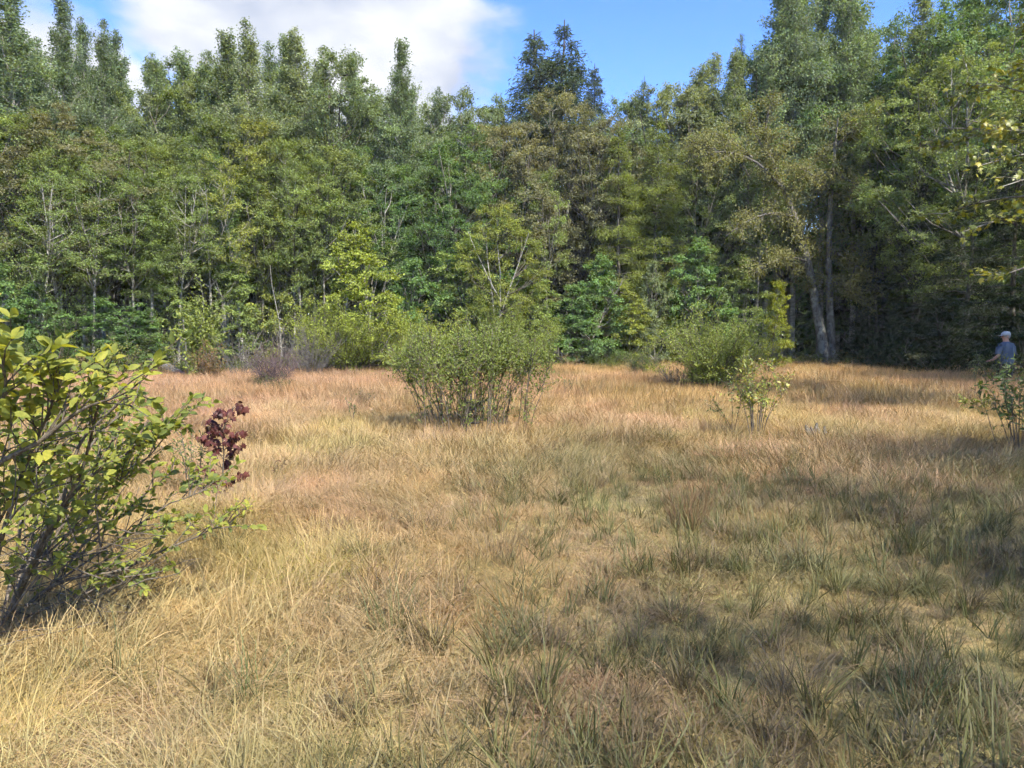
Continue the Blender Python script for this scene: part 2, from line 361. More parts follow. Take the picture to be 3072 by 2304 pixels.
def gen_broad(seed, H=14, cb=0.2, R=2.7, prof='round', nclump=110, nleaf=28000, leaf=(0.115, 0.082), trunk_r=0.13, csize=(0.38, 0.75), lean=0.4, stems=1, hv=0.15, h_top=0.0,
              bark='bark_grey', dead=5, twigs_per=8, jit=0.085, shell=0.45):
    """broadleaf tree: forked trunk, limbs rising to leafy clumps spread through the crown"""
    r = np.random.default_rng(seed); pf = PROF[prof]; trunks = []; lines = []; A = []; B = []; Wt = []; SV = []; SH = []
    ph = r.uniform(0, 6.28, 3)
    leaders = []
    for s in range(stems):
        k = 12; t = np.linspace(0, 1, k); az = r.uniform(0, 6.28); hs = H * (0.93 if s == 0 else r.uniform(0.75, 0.9)); P = np.zeros((k, 3)); P[:, 2] = t * hs - 0.1 * (t == 0)
        wx = np.cumsum(r.normal(0, 0.1, k)) * 0.6; wy = np.cumsum(r.normal(0, 0.1, k)) * 0.6; off = 0 if stems == 1 else 0.1
        P[:, 0] = math.cos(az) * (off + lean * 0.09 * H * t ** 1.3) + (wx - wx[0]) * t; P[:, 1] = math.sin(az) * (off + lean * 0.09 * H * t ** 1.3) + (wy - wy[0]) * t
        rad = trunk_r * (1 - 0.92 * t) ** 0.85 * (1 if stems == 1 else 0.75); rad[0] *= 1.35; trunks.append((P, rad)); leaders.append(P)
        for f in range(3 if stems == 1 else 1):      # forks
            q = r.uniform(max(cb, 0.25), 0.6); p0 = np.array([np.interp(q, t, P[:, c]) for c in range(3)]); a = r.uniform(0, 6.28); kk = 7; w = np.linspace(0, 1, kk); L_ = H * (1 - q) * r.uniform(0.65, 0.9)
            out = r.uniform(0.22, 0.42); Q = p0 + np.stack([math.cos(a) * out * L_ * w ** 0.85, math.sin(a) * out * L_ * w ** 0.85, L_ * w * 0.95], -1) + np.cumsum(r.normal(0, 0.05, (kk, 3)), 0) * w[:, None]
            trunks.append((Q, trunk_r * (1 - q) * 0.75 * (1 - 0.9 * w) + 0.008)); leaders.append(Q)
    allp = np.concatenate([L[1:] for L in leaders])
    for i in range(nclump):
        u = (i + r.random()) / nclump; u = u ** 0.92; a = i * 2.39996 + r.normal(0, 0.4); lump = 1 + 0.22 * math.sin(2 * a + ph[0] + 5 * u) + 0.16 * math.sin(3 * a + ph[1] - 7 * u)
        rr = R * float(pf(np.array(u))) * lump * r.uniform(0, 1) ** shell; z = H * (cb + (0.97 - cb) * u) + r.normal(0, 0.15)
        cx = np.interp(z, leaders[0][:, 2], leaders[0][:, 0]); cy = np.interp(z, leaders[0][:, 2], leaders[0][:, 1])
        C = np.array([cx + math.cos(a) * rr, cy + math.sin(a) * rr, z]); cs = r.uniform(*csize) * (0.75 + 0.4 * (1 - u)); up_end = u > 0.9
        d = np.linalg.norm((allp - C) * np.array([1, 1, 0.8]) + np.array([0, 0, 0.9 * max(0.3, rr)]), axis=1) ; p0 = allp[np.argmin(d)]
        mid = p0 * 0.45 + C * 0.55 + np.array([0, 0, -0.12 * np.linalg.norm(C - p0)]) + r.normal(0, 0.06, 3); br = 0.010 + 0.012 * np.linalg.norm(C - p0) / R
        lines.append((np.stack([p0, (p0 + mid) / 2, mid, (mid + C) / 2 + r.normal(0, .03, 3), C]), np.array([br * 1.5, br * 1.2, br, br * 0.7, 0.006])))
        bv = r.normal(0, 0.11); bh = max(0, r.normal(hv * 0.5, hv * 0.9)) + h_top * max(0, u - 0.5) * 1.6
        nt_ = twigs_per + int(r.integers(0, 3)); oa = a
        for j in range(nt_):
            ta = oa + r.normal(0, 1.1); el = r.normal(0.15, 0.42) if not up_end else r.uniform(0.7, 1.4); tl = cs * r.uniform(0.65, 1.15); st = C + r.normal(0, cs * 0.28, 3) * np.array([1, 1, 0.55])
            e = st + np.array([math.cos(ta) * math.cos(el), math.sin(ta) * math.cos(el), math.sin(el)]) * tl; e[2] -= 0.12 * tl
            lines.append((np.stack([st, (st + e) / 2 + np.array([0, 0, 0.03 * tl]), e]), np.array([.006, .005, .003]))); A.append(st); B.append(e); Wt.append(tl); SV.append(bv + r.normal(0, 0.08)); SH.append(bh)
    T0 = leaders[0]; t = np.linspace(0, 1, len(T0))
    for i in range(dead):
        q = r.uniform(0.1, max(0.18, cb + 0.12)); p0 = np.array([np.interp(q, t, T0[:, c]) for c in range(3)]); a = r.uniform(0, 6.28); w = np.linspace(0, 1, 4)
        trunks.append((p0 + np.array([math.cos(a), math.sin(a), r.uniform(-.3, .5)]) * (w * r.uniform(.5, 1.6))[:, None] + np.cumsum(r.normal(0, .05, (4, 3)), 0) * w[:, None], .015 * (1 - .75 * w)))
    A = np.array(A); B = np.array(B); Wt = np.array(Wt); Wt /= Wt.sum(); idx = r.choice(len(A), nleaf, p=Wt); x = r.uniform(0.05, 1.1, nleaf); dirs = nrm(B - A)[idx]
    C = A[idx] + (B - A)[idx] * x[:, None] + r.normal(0, jit, (nleaf, 3)) * np.array([1, 1, 0.7])
    D = dirs * 0.5 + r.normal(0, 0.6, (nleaf, 3)) + np.array([0, 0, -0.4]); Nn = np.array([0, 0, 0.95]) + dirs * 0.35 + r.normal(0, 0.5, (nleaf, 3)); sc = r.uniform(0.65, 1.2, nleaf)
    v = np.clip(0.47 + np.array(SV)[idx] + r.normal(0, 0.15, nleaf), 0, 1); h = np.clip(np.array(SH)[idx] + np.maximum(0, r.normal(-0.1, hv, nleaf)), 0, 0.95)
    cm = crown_mesh('crown', C, D, Nn, leaf[0] * sc, leaf[1] * sc, v, h, M['leaf'])
    tv, tf = tubes(trunks, 9); bv_, bf = tubes(lines, 4)
    return dict(trunk=mesh_np('trunk', tv, tf, None, [M[bark]]), branches=mesh_np('branches', bv_, bf, None, [M['bark_dark' if bark == 'bark_birch' else bark]]), crown=cm, H=H, R=R)

PROTO = {}
def proto(kind, i): return PROTO[kind][i % len(PROTO[kind])]
PROTO['aspen'] = [gen_tree(101 + i, H=16, cb=0.34, R=1.75, prof='column', nb=120, up0=28, up1=66, nleaf=34000, leaf=(0.085, 0.06), trunk_r=0.12, clump=0.13,
                           leaders=0.7, droop=0.08, hv=0.05, bark='bark_pale', lean=0.35) for i in range(3)]
PROTO['maple'] = [gen_broad(201 + i, H=14, cb=(0.22, 0.36)[i % 2], R=2.9, nclump=125, nleaf=36000, leaf=(0.095, 0.068), hv=0.05, h_top=0.14, bark=('bark_grey', 'bark_dark')[i % 2]) for i in range(4)]
PROTO['pole'] = [gen_broad(251 + i, H=13, cb=0.48, R=1.7, nclump=48, nleaf=8500, leaf=(0.095, 0.068), trunk_r=0.09, hv=0.05, bark=('bark_pale', 'bark_grey', 'bark_pale')[i], dead=9, lean=0.5) for i in range(3)]
PROTO['birch'] = [gen_broad(301 + i, H=12, cb=0.28, R=2.3, nclump=95, nleaf=21000, leaf=(0.095, 0.066), trunk_r=0.085, stems=2, hv=0.08, bark='bark_birch', lean=0.5) for i in range(2)]
PROTO['open'] = [gen_tree(351 + i, H=14, cb=0.22, R=3.3, prof='round', nb=70, up0=10, up1=60, nleaf=6000, leaf=(0.12, 0.085), trunk_r=0.12, clump=0.42, droop=0.15, hv=0.1, lean=0.4) for i in range(2)]
PROTO['spruce'] = [gen_tree(401 + i, H=18, cb=0.12, R=3.3, prof='cone', nb=210, up0=-4, up1=38, nleaf=46000, leaf=(0.20, 0.05), trunk_r=0.18, clump=0.17,
                            droop=0.14, hv=0.03, needle=True, bark='bark_dark', lean=0.1, sub=15, dead=2) for i in range(2)]
PROTO['hemlock'] = [gen_tree(451 + i, H=13, cb=0.06, R=2.6, prof='cone', nb=120, up0=2, up1=30, nleaf=34000, leaf=(0.13, 0.034), trunk_r=0.14, clump=0.12,
                             droop=0.28, hv=0.06, needle=True, bark='bark_dark', lean=0.1, sub=13, dead=2) for i in range(2)]
PROTO['young'] = [gen_broad(501 + i, H=6, cb=0.10, R=1.8, prof='young', nclump=60, nleaf=11500, leaf=(0.105, 0.074), trunk_r=0.045, csize=(0.25, 0.5), hv=0.05, lean=0.5, dead=1, jit=0.07, twigs_per=6, shell=0.6) for i in range(3)]
def place(kind, i, x, y, H, wscale=1.0, rz=None, tint=(0.1, 0.14, 0.05), label='', cat='tree', group=None, name=None):
    p = proto(kind, i); s = H / p['H']
    names = dict(aspen='aspen_tree', maple='maple_tree', birch='birch_tree', spruce='spruce_tree', hemlock='hemlock_tree', young='young_tree', open='maple_tree', pole='slim_tree')
    root = empty(name or names[kind], (x, y, gz(x, y)), rng.uniform(0, 6.28) if rz is None else rz)
    sx = (0.35 + 0.65 * s) * wscale * dict(maple=1.12, aspen=1.25).get(kind, 1.0)
    root.scale = (sx, sx, s)
    tag(root, label, cat, group)
    for k in ('trunk', 'branches', 'crown'):
        o = link(k, p[k], root)
        if k == 'crown': o['leaf_tint'] = tint
    return root
def tree_px(kind, i, px, top, Y, label, tint, w=1.0, group=None, rz=None, name=None):
    b = at(px, 340, Y); t = at(px, top, Y)
    return place(kind, i, b.x, Y, t.z - gz(b.x, Y), w, rz, tint, label, 'tree', group, name)

ASP = (0.200, 0.280, 0.145); ASP2 = (0.168, 0.238, 0.138); OLI = (0.205, 0.280, 0.086); GRN = (0.145, 0.255, 0.088); YEL = (0.285, 0.335, 0.075)
DRK = (0.035, 0.060, 0.026); SPR = (0.075, 0.115, 0.080); HEM = (0.215, 0.27, 0.06); PAL = (0.225, 0.285, 0.15); BRN = (0.23, 0.24, 0.135)  # ASP and PAL: grey-green aspen leaf, paled further to paint in hazy tops
G1 = 'tall trees of the skyline'; G2 = 'front row of the forest edge'; G3 = 'young trees at the foot of the forest'
# -- skyline, left to right (kind, variant, px, top px, distance, label, tint, width)
SKY = [
 ('aspen', 0, 6, -22, 31, 'tall pale aspen cut off by the left edge of the picture', ASP2, 1.15),
 ('aspen', 1, 36, 22, 34, 'grey green aspen between the leftmost tall aspen and the thin high spire', ASP, 1.0),
 ('aspen', 2, 60, -2, 33, 'thin spire topped aspen, highest point of the left skyline', ASP2, 0.8),
 ('aspen', 0, 85, 26, 35, 'narrow dark aspen spire just right of the highest left spire', ASP2, 0.7),
 ('aspen', 1, 113, 24, 34, 'aspen with a sharp spire against the small blue gap on the left', ASP2, 0.75),
 ('aspen', 2, 128, 36, 37, 'shorter twin spire aspen under the small blue gap in cloud', ASP2, 0.75),
 ('aspen', 0, 152, 60, 39, 'low rounded aspen top in the skyline dip below the cloud edge', ASP, 1.0),
 ('maple', 0, 178, 66, 41, 'pale rounded treetop in the dip left of the broad aspen stand', ASP, 0.9),
 ('aspen', 1, 205, 56, 37, 'slim aspen at the left end of the broad pale aspen stand', ASP, 0.9),
 ('aspen', 2, 219, 36, 36, 'broad pale aspen with a feathery top under the white cloud', PAL, 1.0),
 ('aspen', 0, 241, 48, 37, 'pale aspen second in the broad stand under the white cloud', ASP, 0.9),
 ('aspen', 1, 260, 31, 35, 'tallest aspen of the broad pale stand under the white cloud', PAL, 0.95),
 ('aspen', 2, 281, 40, 36, 'pale aspen just right of the tallest in the broad stand', ASP, 0.9),
 ('aspen', 0, 304, 35, 36, 'pale many pointed aspen at the right of the broad stand', PAL, 1.0),
 ('maple', 1, 340, 54, 38, 'rounded pale treetop sloping down to the many spired aspen', ASP, 0.95),
 ('aspen', 1, 367, 92, 40, 'small round treetop squeezed left of the many spired aspen', ASP, 1.0),
 ('aspen', 2, 395, 44, 37, 'narrow aspen with many thin dark spires standing alone against cloud', ASP2, 0.85),
 ('aspen', 0, 419, 92, 42, 'first of two little spires right of the many spired aspen', ASP2, 0.6),
 ('aspen', 1, 435, 94, 43, 'second of two little spires in the skyline dip', ASP2, 0.6),
 ('maple', 2, 458, 90, 44, 'grey green treetop with a small tuft left of the dark conifers', ASP2, 0.9),
 ('maple', 3, 488, 97, 45, 'low rounded treetop just left of the dark conifers', ASP, 1.0),
 ('spruce', 0, 536, 29, 47, 'left peak of the dark conifer pair against blue sky', SPR, 1.6),
 ('spruce', 1, 552, 26, 48, 'right peak of the dark conifer pair against blue sky', SPR, 1.6),
 ('spruce', 0, 593, 64, 47, 'shorter dark conifer at the right shoulder of the conifer pair', SPR, 0.9),
 ('maple', 0, 614, 97, 46, 'low treetop in the deepest dip of the skyline under blue sky', ASP, 0.9),
 ('spruce', 1, 635, 78, 46, 'small grey green conifer tip right of the deepest skyline dip', ASP2, 0.75),
 ('maple', 1, 664, 86, 45, 'pale rounded treetop right of the small conifer tip', PAL, 1.0),
 ('aspen', 2, 700, 68, 44, 'pale aspen climbing toward the tall stand on the right', PAL, 1.1),
 ('aspen', 0, 722, 58, 44, 'pale aspen with fine twigs left of the thin dark spire', PAL, 1.0),
 ('aspen', 1, 738, 40, 45, 'thin dark spire hugging the left flank of the tallest stand', ASP2, 0.5),
 ('aspen', 2, 764, -42, 44, 'leftmost of the very tall aspens running out of the top', ASP, 0.85),
 ('aspen', 0, 792, -75, 43, 'second very tall aspen running out of the top, bluish leaves', ASP2, 0.85),
 ('aspen', 1, 820, -80, 44, 'very tall aspen above the leaning grey trunks', ASP, 0.9),
 ('aspen', 2, 852, -60, 43, 'very tall aspen at the left of the small blue notch', ASP, 0.85),
 ('maple', 2, 884, 18, 45, 'green treetop filling the small blue notch at upper right', GRN, 0.8),
 ('aspen', 0, 914, -12, 40, 'pale leafy treetop right of the small blue notch', PAL, 1.0),
 ('maple', 3, 948, -12, 38, 'light green rounded treetop near the upper right corner', GRN, 0.9),
 ('maple', 0, 990, -30, 36, 'sunlit green treetop at the upper right corner', GRN, 0.95),
]
SKY += [
 ('aspen', 1, 20, 34, 35, 'grey green aspen top squeezed behind the two leftmost tall aspens', ASP, 1.0), ('maple', 1, 98, 66, 38, 'soft round crown filling the notch left of the sharp aspen spire', ASP, 0.9),
 ('aspen', 2, 141, 62, 41, 'pale crown filling the notch right of the twin spire aspen', ASP, 1.0), ('aspen', 0, 166, 70, 42, 'low pale crown in the middle of the dip below the cloud edge', PAL, 1.0),
 ('aspen', 2, 190, 62, 40, 'pale crown just left of the broad aspen stand', ASP, 1.0), ('maple', 2, 230, 62, 40, 'soft crown between the first two tops of the broad stand', PAL, 0.9),
 ('aspen', 0, 250, 52, 39, 'pale crown left of the tallest top of the broad stand', PAL, 0.9), ('aspen', 1, 271, 52, 39, 'pale crown right of the tallest top of the broad stand', ASP, 0.9),
 ('aspen', 2, 293, 50, 39, 'pale crown left of the many pointed aspen', PAL, 0.9), ('aspen', 1, 322, 50, 38, 'pale feathery top right of the many pointed aspen', PAL, 1.0),
 ('aspen', 0, 352, 72, 40, 'sloping pale crown left of the small round treetop', ASP, 1.0), ('maple', 0, 380, 98, 43, 'low crown at the foot of the many spired aspen', ASP, 1.0),
 ('maple', 3, 410, 104, 44, 'low soft crown between the spired aspen and the two little spires', ASP, 1.0), ('maple', 1, 446, 103, 45, 'low soft crown right of the two little spires', ASP, 1.0),
 ('maple', 2, 508, 98, 46, 'low soft crown touching the left flank of the conifers', ASP, 1.0), ('maple', 0, 648, 93, 47, 'low soft crown right of the small conifer tip', PAL, 1.0),
 ('maple', 2, 684, 82, 46, 'soft pale crown left of the aspen climbing to the tall stand', PAL, 1.0), ('aspen', 0, 712, 64, 46, 'pale crown between the two climbing aspens', PAL, 1.0),
 ('maple', 1, 748, 52, 46, 'soft crown at the left foot of the tallest stand', ASP, 1.0), ('aspen', 2, 778, -40, 46, 'very tall pale crown between the first two very tall aspens', ASP, 1.0),
 ('aspen', 0, 836, -50, 46, 'very tall pale crown right of the leaning trunks', ASP, 1.0), ('maple', 1, 932, 2, 41, 'light crown between the notch and the upper right corner', GRN, 1.0),
]
for k, i, px, top, Y, lab, ti, w in SKY: tree_px(k, i, px, top, Y, lab, ti, w, G1)
# -- front row
FRONT = [
 ('maple', 3, 22, 105, 28.5, 'olive brown maple at the far left behind the leafy shrub', OLI, 1.0),
 ('maple', 1, 72, 112, 29.5, 'olive maple crossed by a pale leaning trunk on the left', BRN, 1.0),
 ('maple', 1, 118, 128, 31, 'broad olive maple right of the pale leaning trunk', OLI, 1.1),
 ('maple', 3, 165, 140, 33, 'rusty olive maple above the slim lit trunk', OLI, 1.0),
 ('maple', 3, 208, 120, 34, 'green gold maple under the broad aspen stand', OLI, 1.0),
 ('maple', 1, 250, 118, 34.5, 'yellowing maple with bright drooping leaves below the aspen stand', YEL, 0.95),
 ('maple', 1, 292, 140, 34.5, 'olive maple left of the dark trunk gap', OLI, 1.0),
 ('maple', 3, 338, 150, 35.5, 'orange tinged green maple above the dark trunk gap', OLI, 0.95),
 ('aspen', 2, 372, 150, 36.5, 'deep green slender tree left of the straight grey double trunk', GRN, 1.1),
 ('maple', 0, 402, 165, 37.5, 'deep green maple around the straight grey double trunk', GRN, 1.0),
 ('maple', 1, 440, 150, 38, 'green maple with orange leaf tips under the two little spires', GRN, 1.0),
 ('maple', 2, 476, 128, 39.5, 'bright green maple left of centre under the low treetops', GRN, 1.05),
 ('maple', 3, 512, 118, 40.5, 'pale brown tinged maple at the centre of the wood', BRN, 1.0),
 ('maple', 0, 556, 96, 42.5, 'dry topped pinkish brown maple directly below the dark conifers', BRN, 1.0),
 ('maple', 1, 588, 112, 42, 'pinkish brown maple right of the one below the conifers', BRN, 0.9),
 ('hemlock', 0, 618, 122, 39.5, 'yellow green feathery conifer with drooping sprays, left of a pair', HEM, 1.0),
 ('hemlock', 1, 655, 106, 40.5, 'yellow green feathery conifer with drooping sprays, right of a pair', HEM, 1.05),
 ('maple', 2, 690, 150, 42, 'muted green maple left of the bare arching limbs', OLI, 0.9),
 ('maple', 3, 735, 130, 43, 'grey green maple behind the bare arching limbs', ASP, 0.9),
 ('maple', 0, 880, 95, 41, 'yellow tinged maple right of the leaning grey trunks', OLI, 1.0),
 ('maple', 1, 915, 62, 37, 'gold green maple high on the right wall of trees', OLI, 1.0),
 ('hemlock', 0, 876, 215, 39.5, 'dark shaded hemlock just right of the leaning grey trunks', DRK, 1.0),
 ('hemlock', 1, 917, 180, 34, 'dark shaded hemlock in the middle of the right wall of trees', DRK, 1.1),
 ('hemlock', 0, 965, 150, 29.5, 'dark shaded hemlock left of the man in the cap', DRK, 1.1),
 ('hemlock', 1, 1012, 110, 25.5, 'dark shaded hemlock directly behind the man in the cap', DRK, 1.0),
 ('maple', 2, 965, 48, 32, 'gold green maple above the dark hemlocks on the right', OLI, 1.0),
]
for k, i, px, top, Y, lab, ti, w in FRONT: tree_px(k, i, px, top, Y, lab, ti, w, G2)
# -- slim trunks that show pale in the dark gaps
SLIM = [
 ('birch', 0, 66, 150, 28.3, 'slim pale leaning tree with peeling bark near the left edge', OLI, 0.8),
 ('aspen', 1, 152, 170, 29.5, 'slim lit straight trunk left of the young pale maple', OLI, 0.85),
 ('aspen', 2, 229, 160, 32, 'slim pale birch like trunk in the dark gap of the left wood', GRN, 0.8),
 ('birch', 1, 293, 160, 33.5, 'pale multi stemmed tree at the right of the dark trunk gap', OLI, 0.8),
 ('aspen', 0, 403, 175, 36.3, 'straight grey double trunk rising above the bright green bush', GRN, 0.7),
 ('birch', 0, 500, 205, 33.5, 'white stemmed birch clump rising behind the central bush', YEL, 1.0),
]
SLIM += [
 ('pole', 0, 40, 170, 28.6, 'slim grey trunk between the left edge and the pale leaning tree', OLI, 1.0), ('pole', 1, 92, 165, 29.4, 'slim dark trunk right of the pale leaning tree', OLI, 1.0),
 ('pole', 2, 110, 175, 31.5, 'slim trunk above the fallen log', GRN, 1.0), ('pole', 1, 133, 168, 30.6, 'slim trunk just left of the lit straight trunk', OLI, 1.0),
 ('pole', 0, 178, 170, 31.8, 'slim trunk left of the young pale maple top', OLI, 1.0), ('pole', 2, 215, 165, 33.0, 'slim pale trunk right of the young pale maple', OLI, 1.0),
 ('pole', 0, 243, 158, 33.2, 'slim pale trunk over the purplish bush', YEL, 1.0), ('pole', 1, 262, 165, 34.4, 'slim dark trunk behind the bare sapling stem', OLI, 1.0),
 ('pole', 0, 304, 150, 35.0, 'first pale pole of the dark trunk gap', OLI, 0.9), ('pole', 2, 313, 160, 36.0, 'second pale pole of the dark trunk gap', OLI, 0.9),
 ('pole', 1, 326, 155, 35.4, 'dark leaning pole of the dark trunk gap', OLI, 0.9), ('pole', 0, 347, 165, 36.4, 'last pale pole of the dark trunk gap', GRN, 0.9),
 ('pole', 2, 388, 165, 37.0, 'slim trunk left of the grey double trunk', GRN, 0.9), ('pole', 1, 548, 170, 39.0, 'slim trunk right of the white birch clump', OLI, 0.9),
 ('pole', 0, 756, 150, 41.5, 'slim pale trunk left of the leaning grey trunks', OLI, 0.9), ('pole', 1, 868, 120, 40.6, 'slim pale trunk right of the leaning grey trunks', OLI, 0.9),
]
for k, i, px, top, Y, lab, ti, w in SLIM: tree_px(k, i, px, top, Y - (1.7 if k == 'pole' and px < 400 else 0), lab, ti, w, 'slim pale trunks along the wood')
# -- small leafy trees at the foot of the wood
YOUNG = [
 (0, 10, 262, 26.6, 'layered green young tree at the left edge behind the shrub', GRN, 1.1), (1, 48, 285, 27.2, 'low layered sapling second from the left edge', GRN, 1.2),
 (2, 96, 300, 28, 'low spreading sapling above the fallen log', GRN, 1.4), (0, 128, 306, 28.6, 'dark green low sapling right of the one above the log', GRN, 1.3),
 (1, 176, 268, 30, 'leafy sapling behind the young pale maple', OLI, 1.0), (2, 240, 262, 31.5, 'olive sapling over the tangle of grey dead twigs', OLI, 1.0),
 (0, 280, 232, 33, 'light green sapling in front of the multi stemmed tree', YEL, 0.8),
 (1, 420, 262, 33.5, 'shaded sapling between the bright conical sapling and white birch', GRN, 1.2), (2, 466, 235, 34.5, 'light olive sapling left of the white birch clump', OLI, 1.2),
 (0, 530, 268, 35.5, 'light olive sapling right of the white birch clump', OLI, 1.3), (1, 566, 285, 36, 'dark leaved sapling over the gap right of the central bush', GRN, 1.4),
 (2, 592, 258, 37, 'green sapling left of the feathery conifers', GRN, 1.2), (0, 630, 290, 37.5, 'low leafy sapling at the foot of the feathery conifers', YEL, 1.2),
 (1, 655, 262, 38, 'slim grey leaved sapling with brown dry leaves behind the small evergreen', PAL, 0.7), (2, 700, 240, 38.5, 'shaded sapling behind the rounded right bush', GRN, 1.2),
 (0, 744, 262, 39, 'olive sapling left of the leaning grey trunks', OLI, 1.1), (1, 772, 282, 33, 'bright yellow green sapling above the rounded right bush', (0.27, 0.31, 0.035), 0.75),
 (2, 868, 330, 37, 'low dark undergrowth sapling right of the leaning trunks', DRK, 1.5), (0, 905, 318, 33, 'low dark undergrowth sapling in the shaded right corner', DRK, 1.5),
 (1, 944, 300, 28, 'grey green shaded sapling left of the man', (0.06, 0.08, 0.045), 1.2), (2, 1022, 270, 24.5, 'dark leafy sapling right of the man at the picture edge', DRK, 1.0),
]
for i, px, top, Y, lab, ti, w in YOUNG: tree_px('young', i, px, top, Y, lab, ti, w, G3)
tree_px('hemlock', 1, 843, 150, 47, 'dark hemlock closing the gap behind the leaning grey trunks', GRN, 1.2, G2)
tree_px('maple', 0, 858, 130, 50, 'dark maple closing the gap right behind the leaning grey trunks', GRN, 1.2, G2)
# -- the wood behind
FRONT_REFS = [(0, 0, px, 0, 0, lab, 0, 0) for px, lab in ((22, 'far left olive maple'), (66, 'pale leaning trunk'), (118, 'broad olive maple'), (152, 'slim lit straight trunk'), (205, 'young pale maple'), (250, 'yellowing maple'), (293, 'dark trunk gap'), (369, 'bright conical sapling'), (403, 'grey double trunk'), (460, 'central bush'), (500, 'white birch clump'), (556, 'dry topped maple'), (618, 'feathery conifers'), (716, 'rounded right bush'), (785, 'arching bare limbs'), (828, 'leaning grey trunks'), (917, 'dark right hemlocks'), (985, 'man in the cap'))]
def wood():
    r = np.random.default_rng(77); pts = []
    tries = 0
    while len(pts) < 48 and tries < 6000:
        tries += 1
        x = r.uniform(-46, 46); y = r.uniform(24, 64)
        inside = (y > edge_y(x) + 3.0) or (x > edge_x(y) + 2.5 and y > 22)
        if x < -20 and y > 25.5 - (x + 20) * 0.0: inside = True
        if not inside or abs(x) > 0.80 * y + 4: continue
        if any((x - a) ** 2 + (y - b) ** 2 < 9.5 for a, b in pts): continue
        pts.append((x, y))
    refs = [(px, lab) for _, _, px, _, _, lab, _, _ in FRONT_REFS]; used = set()
    for n, (x, y) in enumerate(pts):
        # keep the tops below the skyline drawn by the named trees
        px = 512 + F * x / y
        sk = np.interp(px, [0, 60, 150, 178, 260, 340, 372, 395, 430, 490, 545, 600, 620, 700, 740, 760, 860, 890, 1024],
                       [10, 30, 75, 80, 60, 75, 100, 95, 110, 110, 80, 105, 110, 90, 70, 10, 0, 30, -10])
        H = at(px, sk + r.uniform(2, 34), y).z
        H = float(np.clip(H, 9, 20)); kind = ['maple', 'aspen', 'maple', 'hemlock', 'maple', 'aspen'][n % 6]
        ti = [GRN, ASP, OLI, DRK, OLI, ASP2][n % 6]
        ref = min(refs, key=lambda q: abs(q[0] - px))[1]; side = 'left of' if px < min(refs, key=lambda q: abs(q[0] - px))[0] else 'right of'
        if px < -5 or px > 1029: lab = 'shaded forest tree in the wood beyond the picture edge'
        else:
            lab = None
            for dep in ('deep', 'farther', 'farthest'):
                q = '%s %s in the wood, %s the %s' % (kind, dep, side, ref)
                if q not in used: lab = q; used.add(q); break
            if lab is None: lab = 'shaded forest tree standing deep in the wood behind the front row'
        place(kind, n, x, y, H, r.uniform(0.8, 1.05), None, ti, lab, 'tree', 'trees deep in the wood')
wood()
# -- trees beside and behind the viewer whose shade lies on the near grass
for n, (x, y, H, w) in enumerate([(8.6, -0.6, 12, 0.95), (12.0, 2.2, 13, 1.0), (6.6, -4.0, 12, 0.85), (10.2, -3.0, 13, 0.9), (19.5, 14, 15, 1.0), (18.6, 16.6, 14, 1.0), (17.2, 18.2, 12, 0.9), (20.5, 15.5, 16, 1.0), (22, 19.5, 15, 1.0)]):
    place('open', n, x, y, H, w, None, GRN, 'leafy maple beside the clearing that shades the near grass', 'tree', 'trees around the near side of the clearing')

def far_woods():
    r = np.random.default_rng(5); n = 52000
    x = r.uniform(-66, 66, n); y = r.uniform(64, 78, n); z = r.uniform(0, 1, n) ** 0.85 * (9 + 3 * vnoise(x * 0.2, y * 0, 4))
    C = np.stack([x, y, z], -1); D = r.normal(0, 1, (n, 3)); Nn = np.array([0, -0.4, 0.8]) + r.normal(0, 0.6, (n, 3)); s = r.uniform(0.6, 1.25, n)
    me = crown_mesh('far_woods', C, D, Nn, s, s * 0.7, np.clip(r.normal(0.45, 0.18, n), 0, 1), np.zeros(n), M['leaf'])
    o = link('far_woods', me); o['leaf_tint'] = (0.05, 0.08, 0.03); tag(o, 'dark mass of leaves closing the wood behind the last trunks', 'woods', None, 'stuff')
far_woods()

